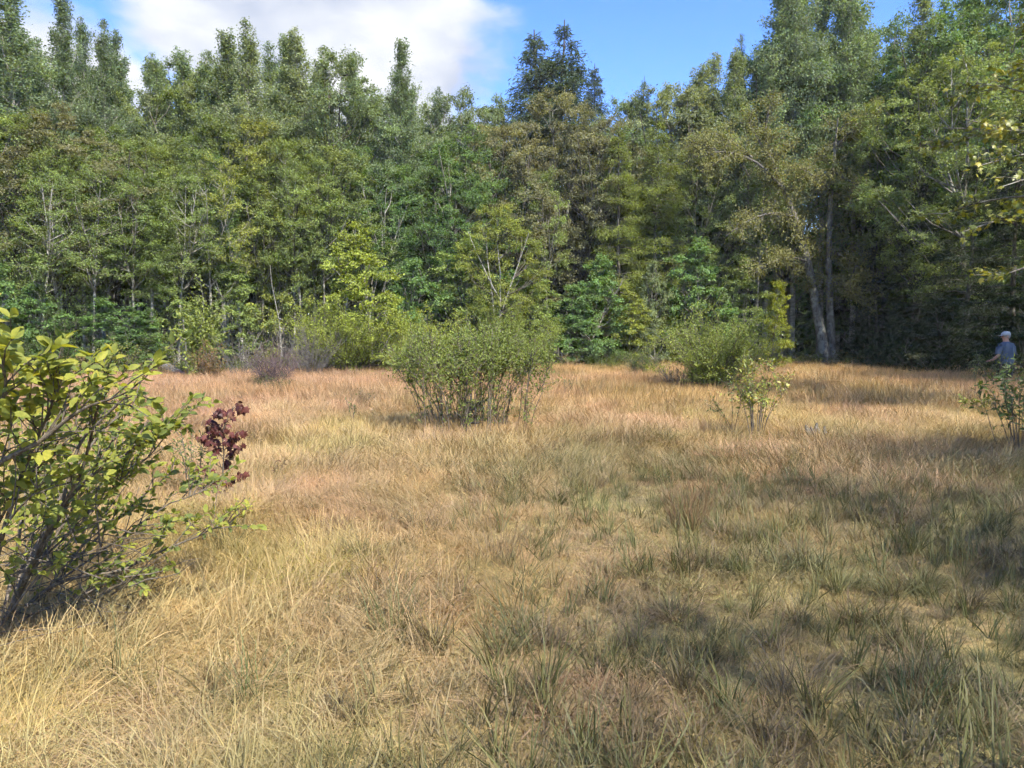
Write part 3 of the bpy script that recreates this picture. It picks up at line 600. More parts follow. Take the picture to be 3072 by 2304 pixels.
# ------------------------------------------------------------------ leaning grey tree with arching bare limbs
def leaning_tree():
    r = np.random.default_rng(808); Y = 39.0
    base = gp(829, 367.5); Y = base.y; root = empty('leaning_tree', (base.x, Y, gz(base.x, Y)))
    tag(root, 'old grey barked tree with two leaning trunks and arching limbs on the right', 'tree')
    def loc(px, py, dy=0.0):
        p = at(px, py, Y + dy); return np.array([p.x - base.x, dy, p.z])
    def poly(pts, n=10):
        P = np.array(pts); t = np.linspace(0, 1, len(P)); q = np.linspace(0, 1, n)
        # smooth: Catmull style via interpolation of a cubic through numpy
        out = np.stack([np.interp(q, t, P[:, c]) for c in range(3)], -1)
        out[1:-1] = 0.25 * out[:-2] + 0.5 * out[1:-1] + 0.25 * out[2:]
        return out
    t1 = poly([loc(826, 369), loc(823, 345), loc(816, 305), loc(808, 262), loc(796, 218), loc(783, 190), loc(772, 160), loc(765, 135, 0.3)], 16)
    t2 = poly([loc(832, 369, 0.25), loc(831, 340, 0.25), loc(829.5, 300, 0.3), loc(828.5, 255, 0.3), loc(830, 205, 0.3), loc(833, 165, 0.2), loc(836, 138, 0.1), loc(838, 118)], 16)
    l1 = (t1, np.linspace(0.31, 0.04, 16)); l1[1][0] = 0.44; l2 = (t2, np.linspace(0.25, 0.03, 16)); l2[1][0] = 0.38
    for ln in (l1, l2):
        v, f = tubes([ln], 10); link('trunk', mesh_np('trunk', v, f, None, [M['bark_grey']]), root)
    limbs = [
        [loc(783, 190), loc(768, 170, -.4), loc(752, 158, -.8), loc(735, 152, -1.2), loc(715, 150, -1.6), loc(695, 155, -2), loc(680, 165, -2.2)],
        [loc(752, 158, -.8), loc(738, 145, -.7), loc(722, 138, -1.1)], [loc(735, 152, -1.2), loc(718, 162, -1.5), loc(702, 172, -1.7)], [loc(715, 150, -1.6), loc(700, 143, -1.9), loc(688, 145, -2.1)],
        [loc(796, 218), loc(780, 212, -.6), loc(762, 214, -1.1), loc(742, 224, -1.6), loc(726, 236, -2)],
        [loc(808, 262), loc(790, 256, -.8), loc(770, 262, -1.5), loc(752, 275, -2)],
        [loc(829, 250, 0.3), loc(842, 256, -.4), loc(858, 266, -.8), loc(867, 274, -1.0)], [loc(856, 265, -.8), loc(852, 276, -.9), loc(849, 284, -.9)],
        [loc(829, 280, 0.3), loc(846, 288, -.5), loc(862, 299, -.9), loc(872, 306, -1.0)],
        [loc(833, 150, 0.2), loc(850, 132, -.2), loc(868, 118, -.4), loc(884, 108, -.6)], [loc(831, 190, 0.3), loc(815, 176, -.5), loc(798, 168, -1)],
        [loc(772, 160), loc(758, 140, .3), loc(748, 120, .4)], [loc(765, 135, .3), loc(768, 112, .2), loc(774, 95, .3)],
        [loc(832, 170, 0.2), loc(846, 180, -.6), loc(862, 186, -1.2), loc(874, 196, -1.5)],
    ]
    lines = []; segs = []
    for P in limbs:
        Q = poly(P, 8); L_ = np.linalg.norm(Q[-1] - Q[0]); lines.append((Q, np.linspace(0.085, 0.015, 8) * min(1, L_ / 3 + 0.3)))
        for j in range(int(14 + L_ * 5)):
            u = r.uniform(0.15, 1); c = np.array([np.interp(u, np.linspace(0, 1, 8), Q[:, k]) for k in range(3)])
            d = nrm(nrm(Q[-1] - Q[0]) * 0.5 + r.normal(0, 0.8, 3)); e = c + d * r.uniform(0.3, 1.1)
            lines.append((np.stack([c, (c + e) / 2 + r.normal(0, 0.05, 3), e]), np.array([0.018, 0.012, 0.006]))); segs.append((c, e))
    for j in range(120):      # shoots along the trunks
        T = t1 if r.random() < 0.6 else t2; u = r.uniform(0.30, 1); c = np.array([np.interp(u, np.linspace(0, 1, 16), T[:, k]) for k in range(3)])
        d = nrm(r.normal(0, 1, 3) * np.array([1, 1, 0.5])); e = c + d * r.uniform(0.6, 1.7); lines.append((np.stack([c, (c + e) / 2 + r.normal(0, 0.08, 3), e]), np.array([0.02, 0.014, 0.006]))); segs += [(c, e), (c, e)]
    v, f = tubes(lines, 5); link('limbs', mesh_np('limbs', v, f, None, [M['twig_grey']]), root)
    segs = np.array(segs); n = 30000; i = r.integers(0, len(segs), n); x = r.uniform(0.25, 1.15, n)
    keep = r.random(len(segs)) < 0.8; i = r.choice(np.nonzero(keep)[0], n)
    C = segs[i, 0] + (segs[i, 1] - segs[i, 0]) * x[:, None] + r.normal(0, 0.17, (n, 3)); d = nrm(segs[i, 1] - segs[i, 0])
    s = r.uniform(0.08, 0.13, n)
    me = crown_mesh('crown', C, d * 0.4 + r.normal(0, 0.7, (n, 3)) + [0, 0, -0.4], np.array([0, -0.2, 0.8]) + r.normal(0, 0.6, (n, 3)), s, s * 0.68,
                    np.clip(0.55 + r.normal(0, 0.1, len(segs))[i] + r.normal(0, 0.15, n), 0, 1), np.clip(r.normal(0.05, 0.1, n), 0, 1), M['leaf'])
    o = link('crown', me, root); o['leaf_tint'] = (0.185, 0.20, 0.075)
leaning_tree()

# ------------------------------------------------------------------ leaf templates for the things close enough to show each leaf
def tmpl_oval(c=0.12, f=0.10, w=0.42):
    t = [0, .22, .5, .78, 1.0]; V = []; 
    for x in t: V.append((0, x, -c * x * x))
    for s in (-1, 1):
        for x, k in ((.22, .72), (.5, 1.0), (.78, .66)): V.append((s * w * 0.5 * k, x, -c * x * x + f * k))
    Fc = [(0, 1, 5), (1, 2, 6, 5), (2, 3, 7, 6), (3, 4, 7), (0, 8, 1), (1, 8, 9, 2), (2, 9, 10, 3), (3, 10, 4)]
    return np.array(V, float), Fc
def tmpl_maple(c=0.14, f=0.05):
    pr = [(0, 0.0), (0.20, 0.02), (0.42, 0.16), (0.30, 0.34), (0.56, 0.62), (0.26, 0.60), (0.20, 0.70), (0, 1.0)]
    R_ = [(x, y) for x, y in pr]; Lf = [(-x, y) for x, y in pr[1:-1]][::-1]
    out = R_ + Lf; V = [(0, 0.38, f)] + [(x, y, -c * y * y - 0.12 * abs(x)) for x, y in out]
    n = len(out); Fc = [(0, 1 + i, 1 + (i + 1) % n) for i in range(n)]
    return np.array(V, float), Fc
def tmpl_mesh(name, T, material):
    V, Fc = T; me = bpy.data.meshes.new(name); me.from_pydata([tuple(v) for v in V], [], Fc); me.materials.append(material)
    for p in me.polygons: p.use_smooth = True
    a1 = me.attributes.new('v', 'FLOAT', 'POINT'); a1.data.foreach_set('value', np.full(len(V), 0.5, np.float32))
    return me
def frames(D, Nn):
    Yx = nrm(D); X = nrm(np.cross(Yx, Nn)); Z = np.cross(X, Yx)
    return X, Yx, Z
def place_leaves(root, P, D, Nn, S, temps, material, order, nmax=300, jv=None, r=None):
    """the nmax leaves that show largest are objects of their own, the rest one part"""
    X, Yx, Z = frames(D, Nn); meshes = [tmpl_mesh('leaf', t, material) for t in temps]
    idx = np.argsort(order); single = idx[:nmax]; rest = idx[nmax:]
    for n, i in enumerate(single):
        o = bpy.data.objects.new('leaf', meshes[n % len(meshes)]); COL.objects.link(o); o.parent = root
        m4 = Matrix(((X[i][0], Yx[i][0], Z[i][0], P[i][0]), (X[i][1], Yx[i][1], Z[i][1], P[i][1]), (X[i][2], Yx[i][2], Z[i][2], P[i][2]), (0, 0, 0, 1)))
        o.matrix_basis = m4 @ Matrix.Diagonal((S[i], S[i], S[i], 1))
    if len(rest):
        Vs = []; tri = []; off = 0; vv = []
        rr = np.random.default_rng(3)
        for k, (V, Fc) in enumerate(temps):
            sel = rest[k::len(temps)]
            if not len(sel): continue
            Wd = P[sel][:, None, :] + S[sel][:, None, None] * (V[None, :, 0:1] * X[sel][:, None, :] + V[None, :, 1:2] * Yx[sel][:, None, :] + V[None, :, 2:3] * Z[sel][:, None, :])
            Vs.append(Wd.reshape(-1, 3)); b = off + np.arange(len(sel))[:, None] * len(V)
            for f in Fc: tri.append(b + np.array([f])) 
            vv.append(np.repeat(np.clip(rr.normal(0.5, 0.2, len(sel)), 0, 1), len(V))); off += len(sel) * len(V)
        t3 = [t for t in tri if t.shape[1] == 3]; t4 = [t for t in tri if t.shape[1] == 4]
        fs = []
        if t3: fs.append(np.concatenate(t3))
        if t4: fs.append(np.concatenate(t4))
        o = link('foliage', mesh_np('foliage', np.concatenate(Vs), fs, {'v': np.concatenate(vv)}, [material]), root); o['kind'] = 'stuff'
def shrub_leaf_mat(name, stops, trans=0.35, spec=0.4, rough=0.42):
    """leaf-to-leaf colours picked by each leaf's own random number"""
    m, nt, N, L = mat(name)
    oi = N('ShaderNodeObjectInfo'); v = attr(N, 'v').outputs['Fac']
    a = N('ShaderNodeMath'); a.operation = 'MULTIPLY_ADD'; L(oi.outputs['Random'], a.inputs[0]); a.inputs[1].default_value = 0.8; a.inputs[2].default_value = -0.4
    b = N('ShaderNodeMath'); b.operation = 'ADD'; b.use_clamp = True; L(a.outputs[0], b.inputs[0]); L(v, b.inputs[1])
    c = ramp(N, L, b.outputs[0], stops)
    g = N('ShaderNodeNewGeometry'); f = noise(N, L, 60, 3, 0.6, g.outputs['Position'])
    c = mixc(N, L, 'MULTIPLY', 1.0, c, ramp(N, L, f, [(0.35, (0.82, 0.86, 0.8)), (0.65, (1.12, 1.08, 1.05))]))
    leaf_shader(N, L, c, trans, rough, spec, (1.2, 1.1, 0.35)); return m
M['shrub_leaf'] = shrub_leaf_mat('glossy_shrub_leaf', [(0.0, (0.15, 0.195, 0.065)), (0.3, (0.26, 0.285, 0.06)), (0.7, (0.36, 0.37, 0.07)), (0.94, (0.37, 0.34, 0.065)), (1.0, (0.45, 0.22, 0.07))], 0.5, 0.16, 0.55)
M['red_leaf'] = shrub_leaf_mat('purple_red_leaf', [(0.0, (0.045, 0.02, 0.018)), (0.45, (0.10, 0.034, 0.032)), (0.75, (0.16, 0.058, 0.05)), (1.0, (0.17, 0.14, 0.06))], 0.3, 0.2)
M['yellow_leaf'] = shrub_leaf_mat('yellow_green_leaf', [(0.0, (0.11, 0.15, 0.03)), (0.5, (0.23, 0.26, 0.05)), (0.85, (0.36, 0.34, 0.07)), (1.0, (0.5, 0.36, 0.05))])
M['green_leaf'] = shrub_leaf_mat('plain_green_leaf', [(0.0, (0.05, 0.085, 0.025)), (0.5, (0.10, 0.15, 0.035)), (1.0, (0.19, 0.23, 0.06))])
M['gold_leaf'] = shrub_leaf_mat('gold_green_maple_leaf', [(0.0, (0.12, 0.15, 0.03)), (0.5, (0.26, 0.26, 0.045)), (1.0, (0.40, 0.34, 0.06))])

# ------------------------------------------------------------------ the large leafy shrub in the left foreground
def left_shrub():
    r = np.random.default_rng(21); b0 = gp(2, 640); root = empty('leafy_shrub', (b0.x, b0.y, gz(b0.x, b0.y)))
    tag(root, 'large glossy leaved shrub with arching stems filling the left foreground', 'shrub')
    o = np.array(root.location)
    def p(px, py, Y): return np.array(at(px, py, Y)) - o
    mains = [  # (points, base radius, leaf size, twig density)
        ([p(-4, 642, 4.0), p(18, 590, 3.95), p(42, 542, 3.9), p(63, 500, 3.8), p(80, 483, 3.75), p(90, 430, 3.65), p(95, 400, 3.55), p(100, 375, 3.5)], 0.015, 0.085, 1.0),
        ([p(-2, 640, 4.05), p(28, 575, 4.0), p(58, 520, 4.0), p(78, 486, 4.0), p(110, 462, 4.05), p(140, 450, 4.1), p(158, 438, 4.15)], 0.015, 0.065, 1.5),
        ([p(0, 632, 4.0), p(42, 590, 4.05), p(72, 577, 4.1), p(122, 572, 4.15), p(143, 560, 4.2), p(203, 534, 4.3), p(222, 524, 4.3)], 0.013, 0.052, 1.2),
        ([p(-45, 500, 3.2), p(0, 459, 3.2), p(38, 445, 3.2), p(70, 415, 3.15), p(96, 400, 3.1), p(118, 388, 3.05)], 0.014, 0.088, 1.2),
        ([p(-30, 620, 3.9), p(-15, 500, 3.5), p(0, 440, 3.2), p(8, 395, 3.1), p(12, 362, 3.0)], 0.014, 0.095, 1.2),
        ([p(-20, 630, 3.9), p(5, 520, 3.6), p(30, 450, 3.4), p(46, 410, 3.3), p(58, 382, 3.2)], 0.014, 0.095, 1.3),
        ([p(0, 636, 4.1), p(30, 560, 4.2), p(70, 480, 4.4), p(105, 430, 4.5), p(132, 410, 4.55)], 0.013, 0.075, 1.1),
        ([p(-5, 645, 4.2), p(40, 600, 4.3), p(90, 545, 4.45), p(140, 500, 4.6), p(178, 468, 4.7)], 0.012, 0.055, 1.5),
        ([p(-60, 640, 4.0), p(-40, 500, 3.6), p(-12, 420, 3.3), p(0, 385, 3.2)], 0.013, 0.09, 1.0),
        ([p(-2, 640, 4.1), p(20, 540, 4.4), p(34, 460, 4.6), p(50, 420, 4.7)], 0.012, 0.075, 1.1),
        ([p(63, 500, 3.8), p(78, 440, 3.9), p(110, 410, 3.9), p(128, 392, 3.85), p(140, 380, 3.8)], 0.009, 0.085, 1.0),
        ([p(40, 560, 4.0), p(85, 520, 4.1), p(120, 480, 4.2), p(150, 455, 4.25), p(172, 430, 4.3)], 0.007, 0.058, 2.0),
        ([p(20, 590, 4.2), p(60, 530, 4.4), p(95, 470, 4.6), p(118, 430, 4.7)], 0.008, 0.06, 2.2),
        ([p(10, 610, 4.3), p(30, 540, 4.5), p(42, 480, 4.7), p(60, 430, 4.8)], 0.008, 0.06, 2.2),
        ([p(-20, 560, 3.7), p(10, 500, 3.6), p(45, 460, 3.6), p(72, 440, 3.6)], 0.008, 0.07, 2.0),
        ([p(60, 580, 4.1), p(110, 545, 4.3), p(165, 505, 4.5), p(205, 490, 4.6)], 0.006, 0.05, 1.7),
        ([p(-3, 640, 4.0), p(30, 615, 4.0), p(75, 600, 4.0), p(120, 580, 4.05), p(160, 575, 4.1)], 0.009, 0.045, 0.4),
    ]
    mains += [([p(-30, 600, 3.5), p(-5, 545, 3.4), p(22, 505, 3.35), p(48, 480, 3.35)], 0.007, 0.07, 1.3), ([p(-10, 640, 3.9), p(20, 600, 3.85), p(50, 560, 3.85), p(80, 535, 3.9), p(105, 520, 3.95)], 0.007, 0.065, 1.0),
              ([p(0, 640, 4.3), p(50, 560, 4.6), p(90, 500, 4.9), p(125, 455, 5.1), p(150, 440, 5.2)], 0.008, 0.065, 1.6), ([p(0, 640, 4.4), p(30, 540, 4.8), p(60, 470, 5.1), p(88, 430, 5.3), p(95, 405, 5.3)], 0.008, 0.07, 1.6)]
    lines = []; LP = []; LD = []; LN = []; LS = []
    def leafy(Q, size, dens, start=0.25):
        L_ = np.linalg.norm(np.diff(Q, axis=0), axis=1).sum(); n = max(2, int(L_ / 0.036 * dens)); t = np.linspace(0, 1, len(Q))
        for j in range(n):
            u = start + (1 - start) * (j + r.random() * 0.5) / n; c = np.array([np.interp(u, t, Q[:, k]) for k in range(3)])
            ax = nrm(Q[-1] - Q[0]); side = nrm(np.cross(ax, [0, 0, 1]) + r.normal(0, 0.35, 3)) * (1 if j % 2 else -1)
            d = ax * r.uniform(0.3, 0.9) + side * 0.8 + np.array([0, 0, r.uniform(-0.45, 0.25)])
            LP.append(c); LD.append(d); LN.append(np.array([0.1, -0.55, 0.8]) + r.normal(0, 0.5, 3)); LS.append(0.68 * size * r.uniform(0.55, 1.25))
        for k in range(3):   # tip whorl
            a = r.uniform(0, 6.28); ax = nrm(Q[-1] - Q[-2]); LP.append(Q[-1]); LD.append(ax * 0.8 + np.array([math.cos(a), math.sin(a), r.uniform(-.3, .3)]) * 0.7)
            LN.append(np.array([0.1, -0.5, 0.8]) + r.normal(0, 0.45, 3)); LS.append(0.68 * size * r.uniform(0.7, 1.25))
    for pts, br, ls, den in mains:
        P = np.array(pts); t = np.linspace(0, 1, len(P)); q = np.linspace(0, 1, 14); Q = np.stack([np.interp(q, t, P[:, c]) for c in range(3)], -1)
        Q[1:-1] = 0.25 * Q[:-2] + 0.5 * Q[1:-1] + 0.25 * Q[2:]; Q += np.cumsum(r.normal(0, 0.006, Q.shape), 0) * q[:, None]
        lines.append((Q, np.linspace(br, 0.0035, 14)))
        L_ = np.linalg.norm(np.diff(Q, axis=0), axis=1).sum(); n = int(L_ * 12 * den)
        for j in range(n):
            u = r.uniform(0.20, 1.0); c = np.array([np.interp(u, q, Q[:, k]) for k in range(3)]); ax = nrm(Q[min(13, int(u * 13) + 1)] - Q[max(0, int(u * 13) - 1)])
            d = nrm(ax * 0.8 + r.normal(0, 0.55, 3) + np.array([0, 0, 0.35])); l = r.uniform(0.12, 0.42) * (1.15 - 0.5 * u)
            e = c + d * l; mdl = (c + e) / 2 + r.normal(0, 0.012, 3) + np.array([0, 0, 0.012]); tw = np.stack([c, mdl, e])
            lines.append((tw, np.array([0.0036, 0.0028, 0.0018])))
            if r.random() < (0.7 + 0.3 * u): leafy(tw, max(ls, 0.075), 1.6 if ls < 0.07 else 1.0)
        leafy(Q[9:], ls, 0.8, 0.0)
    for j in range(64):   # bare dead twigs low in the shrub
        c = p(r.uniform(-20, 130), r.uniform(530, 640), r.uniform(3.8, 4.4)); d = nrm(np.array([r.uniform(-0.4, 1), r.normal(0, 0.4), r.uniform(-0.05, 0.45)])); l = r.uniform(0.25, 0.9)
        w = np.linspace(0, 1, 5); lines.append((c + d * (w * l)[:, None] + np.cumsum(r.normal(0, 0.012, (5, 3)), 0), 0.0042 * (1 - 0.6 * w)))
    v, f = tubes(lines, 6); link('stems', mesh_np('stems', v, f, None, [M['twig']]), root)
    P = np.array(LP); D = np.array(LD); Nn = np.array(LN); S = np.array(LS)
    order = np.linalg.norm(P + o - np.array([0, 0, CAMZ]), axis=1) / S
    place_leaves(root, P, D, Nn, S, [tmpl_oval(.16, .10, .56), tmpl_oval(.34, .06, .50), tmpl_oval(.02, .14, .60), tmpl_oval(.22, .12, .46), tmpl_oval(.45, .04, .52)], M['shrub_leaf'], order, 300)
left_shrub()

# ------------------------------------------------------------------ generic shrub
def stems_of(r, n, H, spread, base_r, curve=0.5, lo=0.75, k=8, wob=0.02, flat=1.0):
    out = []
    for i in range(n):
        a = r.uniform(0, 6.28); rr = math.sqrt(r.random()); e = np.array([math.cos(a) * spread * rr, math.sin(a) * spread * rr * flat])
        b = np.array([math.cos(a), math.sin(a)]) * base_r * rr * r.uniform(0.4, 1); h = H * r.uniform(lo, 1.0) * (1 - 0.28 * rr * rr)
        t = np.linspace(0, 1, k); P = np.zeros((k, 3)); P[:, 0] = b[0] + (e[0] - b[0]) * t ** (1 + curve); P[:, 1] = b[1] + (e[1] - b[1]) * t ** (1 + curve); P[:, 2] = h * t - 0.03 * (t == 0)
        P += np.cumsum(r.normal(0, wob, P.shape), 0) * t[:, None]
        out.append(P)
    return out
def shrub(name, x, y, seed, H, spread, nst, nleaf, leaf, tint, label, base_r=0.5, low=0.45, lowfrac=0.12, bark='twig', rad=0.012, hv=0.05, flat=1.0, group=None, tw=9, curve=0.5, lo=0.6):
    r = np.random.default_rng(seed); root = empty(name, (x, y, gz(x, y))); tag(root, label, 'shrub', group)
    ST = stems_of(r, nst, H, spread, base_r, curve, lo=lo, flat=flat, wob=0.03); lines = []; segs = []; sv = []; lowseg = []
    for P in ST:
        lines.append((P, np.linspace(rad * r.uniform(0.7, 1.1), 0.003, len(P)))); t = np.linspace(0, 1, len(P)); bv = r.normal(0, 0.1)
        for j in range(tw):
            u = r.uniform(low, 1); c = np.array([np.interp(u, t, P[:, k]) for k in range(3)]); ax = nrm(P[-1] - P[-3])
            d = nrm(ax * 0.6 + r.normal(0, 0.6, 3) + np.array([0, 0, 0.25])); e = c + d * r.uniform(0.15, 0.45) * min(1.5, H / 1.8)
            lines.append((np.stack([c, (c + e) / 2 + r.normal(0, 0.012, 3), e]), np.array([0.0045, 0.0035, 0.002]))); segs.append((c, e)); sv.append(bv + r.normal(0, 0.08))
        for j in range(5):
            u = r.uniform(0.12, low + 0.1); c = np.array([np.interp(u, t, P[:, k]) for k in range(3)]); e = c + nrm(r.normal(0, 1, 3) + [0, 0, 0.9]) * r.uniform(0.1, 0.3)
            lines.append((np.stack([c, (c + e) / 2, e]), np.array([0.004, 0.003, 0.002]))); lowseg.append((c, e))
    v, f = tubes(lines, 5); link('stems', mesh_np('stems', v, f, None, [M[bark]]), root)
    if nleaf:
        S = np.array(segs); n1 = int(nleaf * (1 - lowfrac)); i = r.integers(0, len(S), n1); q = r.uniform(0.1, 1.15, n1)
        C = S[i, 0] + (S[i, 1] - S[i, 0]) * q[:, None] + r.normal(0, leaf[0] * 0.8, (n1, 3)); d = nrm(S[i, 1] - S[i, 0]); vv = np.array(sv)[i]
        Lw = np.array(lowseg); n2 = nleaf - n1; i2 = r.integers(0, len(Lw), n2); C2 = Lw[i2, 0] + (Lw[i2, 1] - Lw[i2, 0]) * r.uniform(0.1, 1.1, n2)[:, None] + r.normal(0, leaf[0] * 0.4, (n2, 3))
        C = np.concatenate([C, C2]); d = np.concatenate([d, nrm(Lw[i2, 1] - Lw[i2, 0])]); vv = np.concatenate([vv, np.zeros(n2)]); s = leaf[0] * r.uniform(0.6, 1.2, nleaf)
        me = crown_mesh('crown', C, d * 0.6 + r.normal(0, 0.6, (nleaf, 3)), np.array([0, -0.1, 0.9]) + r.normal(0, 0.6, (nleaf, 3)), s, s * leaf[1],
                        np.clip(0.5 + vv + r.normal(0, 0.16, nleaf), 0, 1), np.clip(r.normal(-0.05, hv, nleaf), 0, 0.9), M['leaf'])
        o = link('crown', me, root); o['leaf_tint'] = tint
    return root
c = gp(464, 436); shrub('round_shrub', c.x, c.y + 0.7, 61, 1.74, 1.44, 84, 21000, (0.055, 0.48), (0.185, 0.235, 0.065), 'wide green shrub on bare thin stems in the middle of the meadow', 1.28, 0.66, 0.15, rad=0.009, flat=0.8, tw=12, lo=0.84)
c = gp(722, 398); shrub('round_shrub', c.x, c.y + 0.6, 62, 2.45, 1.75, 64, 26000, (0.062, 0.54), (0.21, 0.265, 0.062), 'rounded dense green shrub in the meadow left of the leaning trunks', 0.45, 0.25, 0.15, rad=0.016, flat=0.85, tw=14)
c = gp(350, 378); shrub('bright_shrub', c.x, c.y - 0.1, 63, 3.2, 2.5, 52, 17000, (0.085, 0.5), (0.29, 0.345, 0.065), 'wide bright green shrub at the wood edge left of the central bush', 0.7, 0.25, 0.1, rad=0.022, tw=16)
c = gp(374, 374); o = tree_px('young', 0, 369, 226, 29.9, 'bright green conical sapling rising above the wide bright shrub', (0.30, 0.365, 0.07), 1.15)
c = gp(318, 378); shrub('bright_shrub', c.x, c.y + 1.5, 64, 3.3, 1.7, 34, 11000, (0.085, 0.5), (0.24, 0.28, 0.065), 'smaller light green shrub left of the wide bright shrub', 0.5, 0.3, 0.1, rad=0.016)
c = gp(425, 377); shrub('bright_shrub', c.x, c.y - 0.2, 65, 2.9, 2.5, 54, 17000, (0.08, 0.5), (0.27, 0.325, 0.06), 'low bright green thicket at the wood edge behind the central bush', 0.7, 0.25, 0.1, rad=0.015)
c = gp(510, 375); shrub('bright_shrub', c.x, c.y - 0.2, 66, 3.1, 2.4, 50, 16000, (0.08, 0.5), (0.23, 0.285, 0.06), 'green thicket at the foot of the white birch clump', 0.7, 0.25, 0.1, rad=0.015)
c = gp(606, 371); shrub('low_shrub', c.x, c.y + 0.3, 67, 1.2, 1.5, 30, 6000, (0.07, 0.5), (0.11, 0.155, 0.045), 'low green shrub at the wood edge right of the dark gap', 0.7, 0.2, 0.1)
c = gp(643, 381); shrub('low_shrub', c.x, c.y, 68, 1.45, 0.75, 24, 6000, (0.055, 0.34), (0.105, 0.155, 0.05), 'small upright grey green shrub left of the rounded right bush', 0.3, 0.15, 0.1)
c = gp(655, 383); shrub('low_shrub', c.x, c.y - 0.6, 69, 0.75, 0.5, 14, 1500, (0.07, 0.5), (0.22, 0.26, 0.04), 'tiny yellow green bush in front of the small upright shrub', 0.25, 0.15, 0.1)
c = gp(40, 384); shrub('low_shrub', c.x, c.y + 0.8, 70, 2.4, 2.2, 34, 10000, (0.08, 0.5), (0.085, 0.125, 0.035), 'dark green low thicket at the wood edge far left', 0.8, 0.2, 0.1)
c = gp(118, 381); shrub('low_shrub', c.x, c.y + 1.6, 71, 2.0, 2.0, 30, 8000, (0.08, 0.5), (0.085, 0.125, 0.035), 'dark green low thicket behind the fallen log', 0.8, 0.2, 0.1)
c = gp(204, 384); shrub('pale_sapling', c.x, c.y, 72, 3.5, 0.85, 9, 6000, (0.11, 0.7), (0.26, 0.31, 0.085), 'young pale leaved maple standing in front of the dark left wood', 0.15, 0.18, 0.12, bark='bark_pale', rad=0.02, tw=22, curve=0.2)
c = gp(207, 388); shrub('rusty_shrub', c.x, c.y, 73, 1.35, 0.55, 22, 1800, (0.075, 0.55), (0.18, 0.115, 0.055), 'rusty leaved little bush at the foot of the young pale maple', 0.3, 0.3, 0.2, hv=0.2)
c = gp(272, 392); shrub('bare_shrub', c.x, c.y, 74, 1.5, 0.85, 60, 0, (0.05, 0.5), (0.1, 0.1, 0.05), 'leafless purplish twiggy bush at the left meadow edge', 0.35, 0.3, bark='twig_purple', rad=0.010, tw=16)
c = gp(281, 395); shrub('low_shrub', c.x, c.y - 0.3, 75, 0.62, 0.45, 16, 900, (0.055, 0.4), (0.10, 0.13, 0.05), 'small green tuft of leaves in front of the leafless purplish bush', 0.25, 0.2, 0.2)
c = gp(258, 393); shrub('low_shrub', c.x, c.y, 76, 0.55, 0.35, 10, 500, (0.055, 0.4), (0.15, 0.15, 0.06), 'straggly little plant left of the leafless purplish bush', 0.2, 0.2, 0.2)
c = gp(300, 383); shrub('bare_shrub', c.x, c.y + 1.2, 77, 2.3, 1.4, 46, 0, (0.05, 0.5), (0.1, 0.1, 0.05), 'tangle of grey dead twigs between purplish bush and bright shrub', 0.6, 0.25, bark='twig_grey', rad=0.011, tw=14)
c = gp(238, 386); shrub('bare_shrub', c.x, c.y + 0.8, 78, 1.9, 1.1, 26, 0, (0.05, 0.5), (0.1, 0.1, 0.05), 'grey arching dead brambles right of the young pale maple', 0.5, 0.25, bark='twig_grey', rad=0.011, tw=10)
c = gp(683, 396); shrub('bare_shrub', c.x, c.y + 0.2, 79, 0.95, 0.75, 40, 0, (0.05, 0.5), (0.1, 0.1, 0.05), 'brown dead brush under the left side of the rounded bush', 0.35, 0.25, bark='twig', rad=0.009, tw=14)
c = gp(845, 371); shrub('low_shrub', c.x, c.y - 0.2, 80, 0.8, 1.1, 22, 2600, (0.075, 0.5), (0.075, 0.105, 0.035), 'low weeds at the foot of the leaning grey trunks', 0.6, 0.2, 0.15)
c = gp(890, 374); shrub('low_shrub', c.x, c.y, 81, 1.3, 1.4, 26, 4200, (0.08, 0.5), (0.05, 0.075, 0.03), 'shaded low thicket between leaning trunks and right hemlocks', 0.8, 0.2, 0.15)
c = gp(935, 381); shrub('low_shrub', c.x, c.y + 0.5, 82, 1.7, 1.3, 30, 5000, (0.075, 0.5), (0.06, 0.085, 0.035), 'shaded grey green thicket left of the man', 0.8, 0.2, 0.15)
c = gp(805, 371); shrub('low_shrub', c.x, c.y, 83, 0.75, 0.9, 20, 1500, (0.08, 0.5), (0.15, 0.17, 0.04), 'sunlit weeds at the meadow edge left of the leaning trunks', 0.6, 0.2, 0.2)
c = gp(979, 392); shrub('held_sapling', c.x - 0.05, 21.2, 84, 1.65, 0.35, 7, 900, (0.075, 0.5), (0.12, 0.15, 0.07), 'thin grey leaved sapling touched by the man', 0.12, 0.25, 0.15, tw=8)
c = gp(362, 408); shrub('low_shrub', c.x, c.y, 85, 0.55, 0.22, 5, 130, (0.06, 0.4), (0.10, 0.11, 0.04), 'lone thin weed left of the central bush', 0.08, 0.35, 0.1, tw=5)
c = gp(370, 443); 

